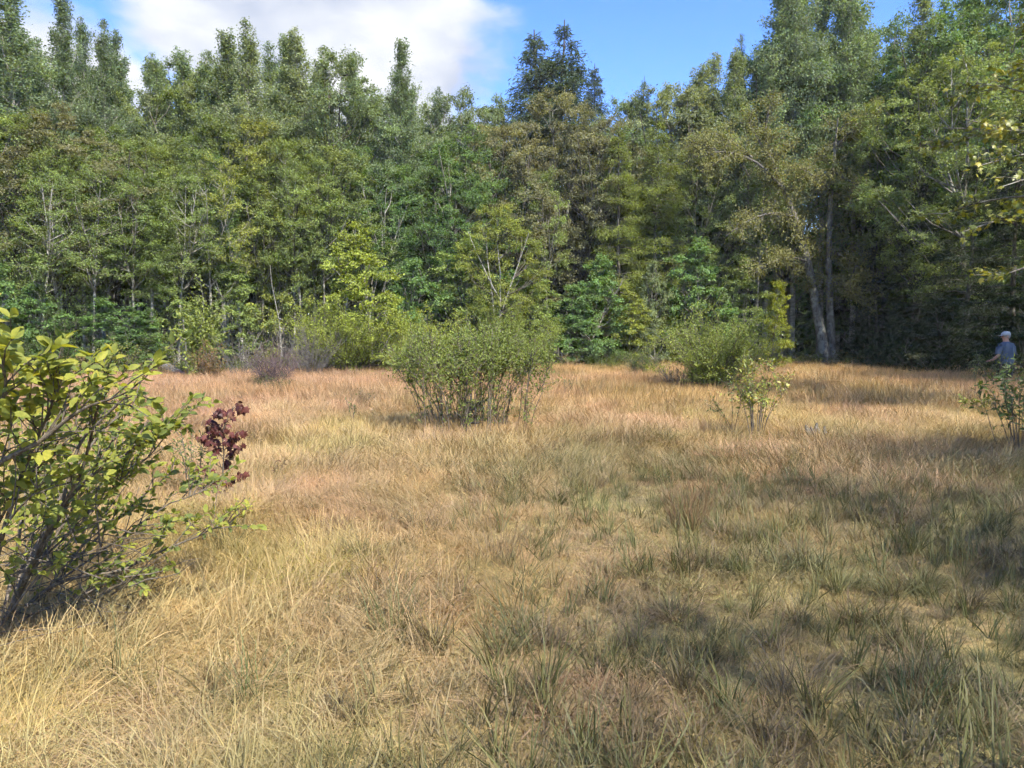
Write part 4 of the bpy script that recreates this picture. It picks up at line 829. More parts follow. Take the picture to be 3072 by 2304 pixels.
def edge_weeds():
    r = np.random.default_rng(314); src = []
    for k in range(3):
        o = shrub('edge_weed', 0, 0, 320 + k, (0.9, 0.7, 1.2)[k], (0.8, 0.9, 0.6)[k], (16, 20, 14)[k], (1300, 1500, 1000)[k], ((0.075, 0.5), (0.09, 0.28), (0.065, 0.5))[k], (0.16, 0.19, 0.05), 'x', 0.4, 0.15, 0.25, tw=7); src.append(o)
    n = 0
    for q, (px, lab) in enumerate([(r_[2], r_[5]) for r_ in FRONT_REFS]):
        for side, dx in (('left', -14), ('right', 13)):
            x_ = px + dx + r.normal(0, 4); Y = 30.0
            for _ in range(8): Y = float(edge_y((x_ - 512) / F * Y))
            x = (x_ - 512) / F * Y; Y += r.uniform(-1.3, 0.2)
            if x > edge_x(Y): continue
            a = src[n % 3]
            if n < 3: root = a
            else:
                root = a.copy(); COL.objects.link(root)
                for ch in a.children: c_ = ch.copy(); COL.objects.link(c_); c_.parent = root
            root.location = (x, Y, gz(x, Y)); sc = r.uniform(0.7, 1.5); root.scale = (sc * 1.2, sc * 1.2, sc); root.rotation_euler = (0, 0, r.uniform(0, 6.28))
            root['label'] = 'ragged low weeds at the wood edge, %s of the %s' % (side, lab); root['category'] = 'weeds'; root['group'] = 'weeds along the wood edge'
            t = [(0.16, 0.19, 0.05), (0.20, 0.21, 0.06), (0.12, 0.16, 0.05), (0.22, 0.17, 0.08)][n % 4]
            for ch in root.children:
                if ch.name.startswith('crown'): ch['leaf_tint'] = t
            n += 1
edge_weeds()
# ------------------------------------------------------------------ smaller plants that show single leaves
def leafy_plant(name, x, y, seed, H, spread, nst, lsize, temps, material, label, per=0.05, lo=0.3, hang=0.0, base_r=0.1, lean=None, rad=0.006, nmax=300, dens=1.0, tw=5, cat='shrub', bark='twig'):
    r = np.random.default_rng(seed); root = empty(name, (x, y, gz(x, y))); tag(root, label, cat)
    ST = stems_of(r, nst, H, spread, base_r, 0.6); lines = []; LP = []; LD = []; LN = []; LS = []
    for P in ST:
        if lean is not None: P += np.array(lean)[None, :] * (np.linspace(0, 1, len(P)) ** 2)[:, None]
        lines.append((P, np.linspace(rad, 0.002, len(P)))); t = np.linspace(0, 1, len(P)); parts = [P[3:]]
        for j in range(tw):
            u = r.uniform(lo, 0.95); c = np.array([np.interp(u, t, P[:, k]) for k in range(3)]); e = c + nrm(nrm(P[-1] - P[0]) * 0.7 + r.normal(0, 0.6, 3) + np.array([0, 0, 0.2])) * r.uniform(0.1, 0.32) * min(1.4, H)
            tq = np.stack([c, (c + e) / 2 + r.normal(0, 0.01, 3), e]); lines.append((tq, np.array([0.003, 0.0024, 0.0016]))); parts.append(tq)
        for Q in parts:
            L_ = np.linalg.norm(np.diff(Q, axis=0), axis=1).sum(); n = max(2, int(L_ / per * dens)); tt = np.linspace(0, 1, len(Q))
            for j in range(n):
                u = (j + 0.6) / n; c = np.array([np.interp(u, tt, Q[:, k]) for k in range(3)]); ax = nrm(Q[-1] - Q[0])
                sd = nrm(np.cross(ax, [0.1, 0.2, 1]) + r.normal(0, 0.5, 3)) * (1 if j % 2 else -1)
                LP.append(c); LD.append(ax * 0.4 + sd * 0.8 + np.array([0, 0, r.uniform(-0.4, 0.3) - hang])); LN.append(np.array([0, -0.15, 1.0]) + r.normal(0, 0.5, 3)); LS.append(lsize * r.uniform(0.6, 1.25))
    v, f = tubes(lines, 5); link('stems', mesh_np('stems', v, f, None, [M[bark]]), root)
    P = np.array(LP); place_leaves(root, P, np.array(LD), np.array(LN), np.array(LS), temps, material, -np.array(LS), nmax)
    return root
def red_sapling():
    c = gp(222, 503); r = np.random.default_rng(91); root = empty('red_maple_sapling', (c.x, c.y, gz(c.x, c.y))); tag(root, 'small dark purple red maple sapling with drooping tip beside the left shrub', 'sapling')
    o = np.array((c.x, c.y, 0)); Y = c.y
    def p(px, py, d=0): return np.array(at(px, py, Y + d)) - o
    polys = [[p(221, 508), p(222, 480), p(224, 455), p(222, 435, -.05), p(228, 418, -.05), p(236, 406), p(241, 406, .03), p(244, 413, .05)], [p(222, 478), p(226, 462, .1), p(234, 450, .1), p(241, 446, .1)],
             [p(222, 470), p(214, 450, -.1), p(205, 440, -.15), p(199, 438, -.15)], [p(223, 460), p(212, 440, .1), p(207, 428, .1)], [p(224, 452), p(232, 438, -.1), p(239, 432, -.12)],
             [p(221, 495), p(228, 484, .1), p(238, 476, .1), p(243, 476, .1)], [p(221, 495), p(214, 478, -.1), p(203, 468, -.1)], [p(223, 440), p(214, 428, 0.05), p(211, 421, 0.05)], [p(228, 418), p(221, 412), p(217, 412)]]
    lines = []; LP = []; LD = []; LN = []; LS = []
    for k, P in enumerate(polys):
        P = np.array(P); lines.append((P, np.linspace(0.008 if k == 0 else 0.004, 0.002, len(P)))); t = np.linspace(0, 1, len(P))
        n = 50 if k == 0 else 30
        for j in range(n):
            u = (0.38 if k == 0 else 0.25) + (0.62 if k == 0 else 0.75) * (j + r.random()) / n; q = np.array([np.interp(u, t, P[:, i]) for i in range(3)])
            LP.append(q + r.normal(0, 0.018, 3)); LD.append(np.array([r.normal(0, 0.7), r.normal(0, 0.7), -0.75])); LN.append(np.array([r.normal(0, .5), -0.6, 0.6 + r.normal(0, 0.4)])); LS.append(r.uniform(0.045, 0.08))
    v, f = tubes(lines, 5); link('stems', mesh_np('stems', v, f, None, [M['twig']]), root)
    place_leaves(root, np.array(LP), np.array(LD), np.array(LN), np.array(LS), [tmpl_maple(.2), tmpl_maple(.05, .12), tmpl_maple(.35, .02)], M['red_leaf'], -np.array(LS))
red_sapling()
OV = [tmpl_oval(.16, .10, .44), tmpl_oval(.28, .07, .40)]; OS = [tmpl_oval(.1, .08, .36), tmpl_oval(.25, .08, .32)]
c = gp(193, 497); leafy_plant('low_shrub', c.x, c.y, 92, 0.95, 0.28, 6, 0.045, OS, M['green_leaf'], 'thin green leaved shrub between the left shrub and the red sapling', 0.035, 0.25, base_r=0.12, tw=6)
c = gp(212, 540); leafy_plant('low_shrub', c.x, c.y, 93, 0.42, 0.34, 7, 0.05, OV, M['shrub_leaf'], 'low leafy shoots at the foot of the red sapling', 0.04, 0.2, base_r=0.14, tw=4)
c = gp(757, 437); leafy_plant('yellow_shrub', c.x, c.y, 94, 1.38, 0.72, 17, 0.072, OV, M['yellow_leaf'], 'small open yellow green shrub with forked stems on the right of the meadow', 0.05, 0.45, base_r=0.3, tw=6, rad=0.008)
c = gp(733, 435); leafy_plant('yellow_shrub', c.x, c.y, 95, 1.0, 0.45, 4, 0.06, OS, M['green_leaf'], 'single forked stem with green leaves left of the yellow green shrub', 0.045, 0.6, base_r=0.04, tw=6, rad=0.007)
c = gp(1004, 456); leafy_plant('edge_shrub', c.x + 0.25, c.y, 96, 1.42, 0.75, 34, 0.075, OV, M['green_leaf'], 'leafy shrub at the right picture edge in front of the man', 0.05, 0.4, base_r=0.35, tw=6, rad=0.007)
c = gp(974, 415); leafy_plant('edge_shrub', c.x, c.y, 97, 0.50, 0.5, 11, 0.10, OV, M['yellow_leaf'], 'low sunlit broad leaved plant between the edge shrub and the man', 0.05, 0.3, base_r=0.2, tw=4)
c = gp(275, 478); leafy_plant('red_shoot', c.x, c.y, 98, 0.22, 0.16, 4, 0.05, OS, M['red_leaf'], 'tiny reddish shoot in the straw right of the red sapling', 0.05, 0.3, base_r=0.05, tw=2, cat='plant')
c = gp(354, 428); leafy_plant('low_weed', c.x, c.y, 99, 0.5, 0.12, 3, 0.05, OS, M['green_leaf'], 'thin dark weed standing left of the central bush', 0.06, 0.5, base_r=0.05, tw=3, cat='plant')
c = gp(566, 401); leafy_plant('low_weed', c.x, c.y, 100, 0.62, 0.2, 5, 0.045, OS, M['green_leaf'], 'thin sprig in the straw right of the central bush', 0.08, 0.5, base_r=0.12, tw=2, cat='plant')

# ------------------------------------------------------------------ near maple reaching in from the right
def near_maple():
    r = np.random.default_rng(131); x0, y0 = 12.7, 14.6; root = empty('near_maple_tree', (x0, y0, gz(x0, y0))); tag(root, 'gold leaved maple whose branches reach in at the upper right edge', 'tree')
    k = 10; t = np.linspace(0, 1, k); T = np.zeros((k, 3)); T[:, 2] = t * 12 - 0.1 * (t == 0); T[:, 0] = -0.8 * t ** 2 + np.cumsum(r.normal(0, .05, k)); T[:, 1] = np.cumsum(r.normal(0, .05, k))
    v, f = tubes([(T, np.linspace(0.17, 0.03, k))], 9); link('trunk', mesh_np('trunk', v, f, None, [M['bark_grey']]), root)
    lines = []; LP = []; LD = []; LN = []; LS = []
    for i in range(46):
        q = r.uniform(0.28, 0.97); p0 = np.array([np.interp(q, t, T[:, c]) for c in range(3)]); a = math.pi + r.normal(0, 1.0) if i < 30 else r.uniform(0, 6.28)
        L_ = r.uniform(3.0, 5.4) * (1.25 - q) ** 0.5; el = math.radians(r.uniform(-6, 34)); w = np.linspace(0, 1, 7)
        d = np.array([math.cos(a) * math.cos(el), math.sin(a) * math.cos(el), math.sin(el)]); B = p0 + d * (w * L_)[:, None]; B[:, 2] -= 0.16 * L_ * w ** 2; B += np.cumsum(r.normal(0, 0.05, B.shape), 0) * w[:, None]
        lines.append((B, 0.045 * (1.2 - q) * (1 - 0.85 * w) + 0.004))
        for j in range(13):
            u = r.uniform(0.3, 1); c = np.array([np.interp(u, w, B[:, m]) for m in range(3)]); da = r.normal(0, 0.8); l = r.uniform(0.3, 1.0) * (1.3 - 0.6 * u)
            e = c + np.array([math.cos(a + da), math.sin(a + da), r.normal(0.0, 0.15)]) * l; lines.append((np.stack([c, (c + e) / 2 + r.normal(0, .03, 3), e]), np.array([.008, .006, .003])))
            for m in range(int(13 * l + 4)):
                uu = r.uniform(0.2, 1.08); LP.append(c + (e - c) * uu + r.normal(0, 0.07, 3)); LD.append(np.array([math.cos(a + da), math.sin(a + da), 0]) * 0.5 + r.normal(0, 0.5, 3) + np.array([0, 0, -0.5]))
                LN.append(np.array([0, 0, 1.0]) + r.normal(0, 0.4, 3)); LS.append(r.uniform(0.08, 0.14))
    v, f = tubes(lines, 5); link('branches', mesh_np('branches', v, f, None, [M['bark_grey']]), root)
    P = np.array(LP); px = 512 + F * (P[:, 0] + x0) / (P[:, 1] + y0)
    order = np.abs(px - 985) + 3 * (P[:, 1] + y0)
    place_leaves(root, P, np.array(LD), np.array(LN), np.array(LS), [tmpl_maple(.2), tmpl_maple(.05, .1), tmpl_maple(.32, .03)], M['gold_leaf'], order, 300)
near_maple()

# ------------------------------------------------------------------ dead wood
def deadwood():
    r = np.random.default_rng(41)
    def log(name, P, R, label, material, sides=9, loc=None, knots=0):
        P = np.array(P, float); o0 = P.mean(0); o0[2] = gz(o0[0], o0[1]); root = empty(name, tuple(o0)); tag(root, label, 'log' if sides > 7 else 'branch')
        q = np.linspace(0, 1, 9); t = np.linspace(0, 1, len(P)); Q = np.stack([np.interp(q, t, P[:, c]) for c in range(3)], -1) - o0; Q += r.normal(0, np.mean(R) * 0.12, Q.shape)
        rad = np.interp(q, t, R) * r.uniform(0.88, 1.1, 9); v, f = tubes([(Q, rad)], sides)
        # closed ends
        n = len(v); V = np.vstack([v, Q[0], Q[-1]]); caps = [[n, (j + 1) % sides, j] for j in range(sides)] + [[n + 1, n - sides + j, n - sides + (j + 1) % sides] for j in range(sides)]
        link('stem' if sides <= 7 else 'log_body', mesh_np(name, V, f + [np.array(caps)], None, [material]), root)
        ln = []
        for j in range(knots):
            u = r.uniform(0.1, 0.9); c = np.array([np.interp(u, q, Q[:, k]) for k in range(3)]); e = c + nrm(r.normal(0, 1, 3) + [0, -0.3, 0.7]) * r.uniform(0.15, 0.5); ln.append((np.stack([c, (c + e) / 2, e]), np.array([0.025, 0.018, 0.006])))
        if ln: v, f = tubes(ln, 5); link('branch_stubs', mesh_np('stubs', v, f, None, [material]), root)
    a = gp(146, 381); b = gp(183, 382)
    log('fallen_log', [(a.x - .3, a.y + 0.9, 0.75), (a.x + .4, a.y + .5, 0.55), (b.x, b.y, 0.2)], [0.10, 0.19, 0.17], 'weathered grey fallen log at the left wood edge', M['twig_grey'], 10, knots=4)
    p1 = at(165, 371, 27.5); p2 = at(187, 352, 27.6); log('leaning_pole', [tuple(p1), tuple((p1 + p2) / 2), tuple(p2)], [0.022, 0.02, 0.012], 'thin pale dead pole leaning beside the fallen log', M['twig_grey'], 6)
    p1 = gp(188, 380); p2 = at(183, 318, p1.y + .1); log('dead_tree', [tuple(p1), tuple(at(186, 350, p1.y)), tuple(p2)], [0.05, 0.035, 0.02], 'slim pale dead stem standing left of the young pale maple', M['twig_grey'], 6, knots=5)
    p1 = gp(280, 379); log('bare_sapling', [tuple(p1), tuple(at(282, 355, p1.y)), tuple(at(279, 320, p1.y)), tuple(at(272, 285, p1.y)), tuple(at(270, 265, p1.y))], [0.022, 0.018, 0.015, 0.010, 0.006], 'thin pale bare sapling stem rising behind the purplish bush', M['bark_pale'], 6, knots=6)
    for (x0, y0, x1, y1, Y, lab) in ((455, 412, 470, 425, 12.6, 'pale dead stick sloping left in the base of the central bush'), (484, 407, 458, 427, 12.5, 'pale dead stick sloping right in the base of the central bush'), (462, 404, 482, 421, 12.8, 'pale dead stick lying crosswise behind the other two in the central bush')):
        p1 = at(x0, y0, Y); p2 = at(x1, y1, Y); log('dead_stick', [tuple(p1), tuple((p1 + p2) / 2 + Vector((0, 0, 0.02))), tuple(p2)], [0.009, 0.011, 0.009], lab, M['twig_grey'], 6, knots=2)
    # weathered stump remains
    g = gp(818, 440); root = empty('weathered_stump', (g.x, g.y, gz(g.x, g.y))); tag(root, 'pale splintered stump half hidden in grass right of the yellow green shrub', 'stump')
    for j in range(9):
        a_ = r.uniform(0, 6.28); b0 = np.array([math.cos(a_) * .12, math.sin(a_) * .10, -0.05]); e = b0 + np.array([r.normal(0, .06), r.normal(0, .05), r.uniform(.14, .32)])
        v, f = tubes([(np.stack([b0, (b0 + e) / 2 + r.normal(0, .012, 3), e]), np.array([.07, .055, .012]))], 6); link('splinter', mesh_np('splinter', v, f, None, [M['twig_grey']]), root)
deadwood()

# ------------------------------------------------------------------ the man
def simple_mat(name, col, rough=0.85, var=0.15, scale=40):
    m, nt, N, L = mat(name); tc = N('ShaderNodeTexCoord'); f = noise(N, L, scale, 4, 0.6, tc.outputs['Object'])
    c = ramp(N, L, f, [(0.3, tuple(x * (1 - var) for x in col)), (0.7, tuple(x * (1 + var) for x in col))])
    out = N('ShaderNodeOutputMaterial'); p = N('ShaderNodeBsdfPrincipled'); L(c, p.inputs['Base Color']); p.inputs['Roughness'].default_value = rough; L(p.outputs[0], out.inputs[0]); return m
def skin_mesh(name, joints, edges, root_i, material, parent, sub=2, smooth=True):
    me = bpy.data.meshes.new(name); me.from_pydata([j[0] for j in joints], edges, []); o = link(name, me, parent)
    md = o.modifiers.new('skin', 'SKIN'); md.use_smooth_shade = True
    for i, j in enumerate(joints):
        rx, ry = j[1] if isinstance(j[1], tuple) else (j[1], j[1])
        me.skin_vertices[0].data[i].radius = (rx, ry); me.skin_vertices[0].data[i].use_root = (i == root_i)
    ss = o.modifiers.new('subsurf', 'SUBSURF'); ss.levels = sub; ss.render_levels = sub; me.materials.append(material)
    dg = bpy.context.evaluated_depsgraph_get(); ev = o.evaluated_get(dg); nm = bpy.data.meshes.new_from_object(ev); o.modifiers.clear(); o.data = nm
    if not nm.materials: nm.materials.append(material)
    nm.materials[0] = material
    for p in nm.polygons: p.use_smooth = True
    return o
def loft(rings, cap=True, n=20):
    """rings: (cx,cy,cz,rx,ry,power)"""
    V = []; 
    for cx, cy, cz, rx, ry in rings:
        for j in range(n):
            a = 2 * math.pi * j / n; V.append((cx + rx * math.copysign(abs(math.cos(a)) ** 0.85, math.cos(a)), cy + ry * math.copysign(abs(math.sin(a)) ** 0.85, math.sin(a)), cz))
    k = len(rings); Fq = [[i * n + j, i * n + (j + 1) % n, (i + 1) * n + (j + 1) % n, (i + 1) * n + j] for i in range(k - 1) for j in range(n)]
    fs = [np.array(Fq)]
    if cap:
        V.append(rings[0][:3]); V.append(rings[-1][:3]); a = k * n
        fs.append(np.array([[a, (j + 1) % n, j] for j in range(n)] + [[a + 1, (k - 1) * n + j, (k - 1) * n + (j + 1) % n] for j in range(n)]))
    return np.array(V, float), fs
def person():
    g = at(1004, 392, 21.3); x, y = g.x, 21.3
    root = empty('person', (x, y, gz(x, y)), math.radians(18)); tag(root, 'person in pale cap, blue grey t shirt and dark shorts seen from behind', 'person')
    skin = simple_mat('sunburnt_skin', (0.46, 0.25, 0.18), 0.6, 0.08); shirt = simple_mat('blue_grey_cotton', (0.060, 0.085, 0.125), 0.9, 0.12, 18); shorts = simple_mat('charcoal_shorts', (0.022, 0.022, 0.026), 0.85, 0.2)
    capm = simple_mat('pale_grey_cap', (0.40, 0.42, 0.41), 0.85, 0.08); shoe = simple_mat('brown_shoe', (0.06, 0.045, 0.035), 0.7); hair = simple_mat('grey_hair', (0.30, 0.27, 0.24), 0.9, 0.3, 90); eye = simple_mat('dark_eye', (0.02, 0.015, 0.012), 0.3)
    # body: y forward (away from viewer), x right
    J = [((0, 0, 0.96), (0.14, 0.11)), ((0, 0.03, 1.12), (0.15, 0.12)), ((0, 0.01, 1.32), (0.15, 0.10)), ((0, -0.005, 1.44), (0.10, 0.07)), ((0, 0.0, 1.55), 0.068), ((-0.01, 0.015, 1.60), (0.075, 0.085)), ((-0.015, 0.01, 1.68), (0.085, 0.10)), ((-0.015, 0.005, 1.75), (0.08, 0.092)),
         ((-0.10, 0, 0.90), 0.10), ((-0.115, 0.02, 0.50), 0.066), ((-0.115, -0.01, 0.30), 0.062), ((-0.115, -0.01, 0.09), 0.042), ((-0.125, 0.12, 0.035), (0.045, 0.03)), ((-0.13, 0.19, 0.025), (0.04, 0.02)),
         ((0.10, 0, 0.90), 0.10), ((0.12, 0.0, 0.50), 0.066), ((0.12, -0.03, 0.30), 0.062), ((0.12, -0.03, 0.09), 0.042), ((0.135, 0.10, 0.035), (0.045, 0.03)), ((0.14, 0.17, 0.025), (0.04, 0.02)),
         ((-0.18, 0, 1.39), 0.048), ((-0.285, -0.03, 1.15), 0.050), ((-0.315, 0.10, 1.03), 0.042), ((-0.32, 0.18, 0.995), (0.034, 0.027)), ((-0.322, 0.245, 0.98), (0.038, 0.018)),
         ((0.18, 0, 1.39), 0.048), ((0.275, 0.0, 1.14), 0.048), ((0.27, 0.19, 1.03), 0.040), ((0.25, 0.29, 1.0), (0.033, 0.026)), ((0.24, 0.36, 0.99), (0.038, 0.018))]
    E = [(0, 1), (1, 2), (2, 3), (3, 4), (4, 5), (5, 6), (6, 7), (0, 8), (8, 9), (9, 10), (10, 11), (11, 12), (12, 13), (0, 14), (14, 15), (15, 16), (16, 17), (17, 18), (18, 19), (3, 20), (20, 21), (21, 22), (22, 23), (23, 24), (3, 25), (25, 26), (26, 27), (27, 28), (28, 29)]
    # fingers curl around the thin stem on the left hand, relaxed on the right
    for side, palm, base in ((-1, 24, J[24][0]), (1, 29, J[29][0])):
        for fi, (dx, ln) in enumerate(((-0.030, 0.060), (-0.010, 0.072), (0.011, 0.067), (0.030, 0.052))):
            a0 = (base[0] + dx * 0.9, base[1] + 0.028, base[2]); b1 = (base[0] + dx * 1.05, base[1] + 0.028 + ln * 0.55, base[2] - 0.008); c1 = (base[0] + dx, base[1] + 0.028 + ln * 0.62, base[2] - 0.008 - ln * 0.45)
            n = len(J); J += [(a0, 0.010), (b1, 0.009), (c1, 0.008)]; E += [(palm, n), (n, n + 1), (n + 1, n + 2)]
        sd = 1 if side < 0 else -1; n = len(J); J += [((base[0] + sd * 0.045, base[1] - 0.015, base[2] + 0.004), 0.012), ((base[0] + sd * 0.062, base[1] + 0.02, base[2] - 0.008), 0.010), ((base[0] + sd * 0.05, base[1] + 0.045, base[2] - 0.02), 0.009)]
        E += [(palm, n), (n, n + 1), (n + 1, n + 2)]
    body = skin_mesh('body', J, E, 0, skin, root, 2)
    # t shirt: loose shell over the trunk with two short sleeves
    def merge(parts):
        Vs = []; fs = []; off = 0
        for v, f in parts:
            Vs.append(v); fs += [q + off for q in f]; off += len(v)
        return np.concatenate(Vs), fs
    tor = loft([(0, 0.01, 0.885, .232, .19), (0, 0.012, 0.90, .238, .197), (0, 0.02, 1.0, .240, .205), (0, 0.02, 1.12, .238, .20), (0, 0.012, 1.25, .240, .178), (0, 0.0, 1.36, .243, .150), (0, -0.005, 1.43, .228, .125), (0, -0.005, 1.475, .18, .104), (0, 0.0, 1.505, .12, .088), (0, 0.005, 1.53, .078, .078)], n=28)
    slv = []
    for sx_, e in ((-1, (-0.292, -0.008, 1.165)), (1, (0.284, 0.0, 1.165))):
        P = np.array([(sx_ * 0.13, 0, 1.44), (sx_ * 0.20, 0, 1.415), (sx_ * 0.245, -0.003, 1.35), (sx_ * 0.272, -0.005, 1.26), e]); slv.append(tubes([(P, np.array([0.07, 0.088, 0.088, 0.084, 0.082]))], 14))
    v, f = merge([tor] + slv); link('t_shirt', mesh_np('t_shirt', v, f, None, [shirt]), root)
    pel = loft([(0, 0.005, 0.70, .17, .10), (0, 0.005, 0.76, .215, .155), (0, 0.005, 0.86, .225, .172), (0, 0.005, 0.98, .21, .165)], n=24); lg = []
    for sx_ in (-1, 1): lg.append(loft([(sx_ * .118, .012, 0.50, .112, .122), (sx_ * .116, .01, 0.62, .112, .125), (sx_ * .108, .006, 0.80, .110, .140)], n=18))
    v, f = merge([pel] + lg); link('shorts', mesh_np('shorts', v, f, None, [shorts]), root)
    # head turned to the left: features and cap in a frame of their own under the person
    hd = empty('head', (-0.015, 0.005, 1.68), math.radians(62)); hd.parent = root
    v, f = loft([(0, 0.0, 0.028, .101, .118), (0, 0.0, 0.06, .103, .120), (0, -0.005, 0.10, .094, .108), (0, -0.01, 0.128, .068, .08), (0, -0.012, 0.143, .03, .036)])
    cap = link('cap', mesh_np('cap', v, f, None, [capm]), hd)
    bv = []; n = 13
    for ring, z in ((0, 0.036), (0, 0.028)):
        for j in range(n):
            a = math.radians(25 + 130 * j / (n - 1)); bv.append((0.10 * math.cos(a), 0.105 * math.sin(a), z))
        for j in range(n):
            a = math.radians(25 + 130 * j / (n - 1)); bv.append((0.098 * math.cos(a), 0.09 + 0.115 * math.sin(a), z - 0.016))
    fs = [[j, j + 1, n + j + 1, n + j] for j in range(n - 1)] + [[2 * n + j + 1, 2 * n + j, 3 * n + j, 3 * n + j + 1] for j in range(n - 1)] + [[n + j, n + j + 1, 3 * n + j + 1, 3 * n + j] for j in range(n - 1)]
    link('brim', mesh_np('brim', np.array(bv), [np.array(fs)], None, [capm]), hd)
    v, f = loft([(0, 0.085, -0.045, .006, .008), (0, 0.118, -0.036, .017, .018), (0, 0.112, -0.02, .012, .014), (0, 0.1, 0.01, .007, .006)], n=10); link('nose', mesh_np('nose', v, f, None, [skin]), hd)
    for s in (-1, 1):
        v, f = loft([(s * .086, -.01, -0.045, .006, .012), (s * .096, -.012, -0.02, .012, .02), (s * .098, -.014, 0.005, .012, .022), (s * .088, -.012, 0.02, .006, .012)], n=10); link('ear', mesh_np('ear', v, f, None, [skin]), hd)
        v, f = loft([(s * .034, 0.094, -0.012, .006, .003), (s * .034, 0.098, -0.004, .012, .006), (s * .034, 0.094, 0.004, .006, .003)], n=8); link('eye', mesh_np('eye', v, f, None, [eye]), hd)
    v, f = loft([(0, 0.088, -0.074, .02, .006), (0, 0.094, -0.068, .026, .008), (0, 0.09, -0.062, .02, .006)], n=10); link('mouth', mesh_np('mouth', v, f, None, [simple_mat('lips', (0.36, 0.15, 0.12))]), hd)
    v, f = loft([(0, -0.03, -0.06, .07, .066), (0, -0.022, -0.02, .088, .09), (0, -0.012, 0.03, .096, .105)], n=16); link('hair', mesh_np('hair', v, f, None, [hair]), hd)
    for s, yy in ((-1, 0.04), (1, 0.02)):
        v, f = loft([(s * .125, yy + .02, 0.0, .054, .145), (s * .125, yy + .02, .03, .055, .148), (s * .125, yy + .01, .065, .048, .12), (s * .122, yy - .045, .10, .044, .055)], n=16); link('shoe', mesh_np('shoe', v, f, None, [shoe]), root)
person()

# ------------------------------------------------------------------ grass
def tuft_mesh(name, seed, n, rad, length, width, tilt, curl, seg=3, bias=0.0, material=None):
    """bias: how far all blades lean the same way (+x)"""
    r = np.random.default_rng(seed); a0 = r.uniform(0, 6.283, n); rr = rad * np.sqrt(r.random(n))
    B = np.stack([np.cos(a0) * rr, np.sin(a0) * rr, np.full(n, -0.02)], -1)
    az = np.where(r.random(n) < bias, r.normal(0, 0.45, n), a0 + r.normal(0, 0.8, n)); L_ = r.uniform(length[0], length[1], n); th = np.abs(r.normal(tilt, tilt * 0.5 + 0.05, n)); cu = np.abs(r.normal(curl, curl * 0.5, n))
    P = [B]; p = B.copy()
    for s in range(seg):
        ang = np.minimum(th + cu * (s + 0.5) / seg, 1.75); d = np.stack([np.sin(ang) * np.cos(az), np.sin(ang) * np.sin(az), np.cos(ang)], -1)
        p = p + d * (L_ / seg)[:, None]; p[:, 2] = np.maximum(p[:, 2], 0.004 + 0.01 * r.random(n)); P.append(p.copy()); az = az + r.normal(0, 0.18, n)
    fa = az + math.pi / 2 + r.normal(0, 0.7, n); S = np.stack([np.cos(fa), np.sin(fa), np.zeros(n)], -1); wd = width * r.uniform(0.7, 1.3, n)
    V = []; 
    for s in range(seg): V += [P[s] - S * (wd * 0.5 * (1 - 0.55 * s / seg))[:, None], P[s] + S * (wd * 0.5 * (1 - 0.55 * s / seg))[:, None]]
    V.append(P[seg]); V = np.stack(V, 1); m = V.shape[1]; b = np.arange(n)[:, None] * m
    q = [b + np.array([[2 * s, 2 * s + 1, 2 * s + 3, 2 * s + 2]]) for s in range(seg - 1)]; t3 = b + np.array([[2 * seg - 2, 2 * seg - 1, 2 * seg]])
    tt = np.tile(np.array([x for s in range(seg) for x in (s / seg, s / seg)] + [1.0]), n); v = np.repeat(np.clip(r.normal(0.5, 0.2, n), 0, 1), m)
    return mesh_np(name, V.reshape(-1, 3), [np.concatenate(q), t3] if q else [t3], {'v': v, 't': tt}, [material or M['grass']])
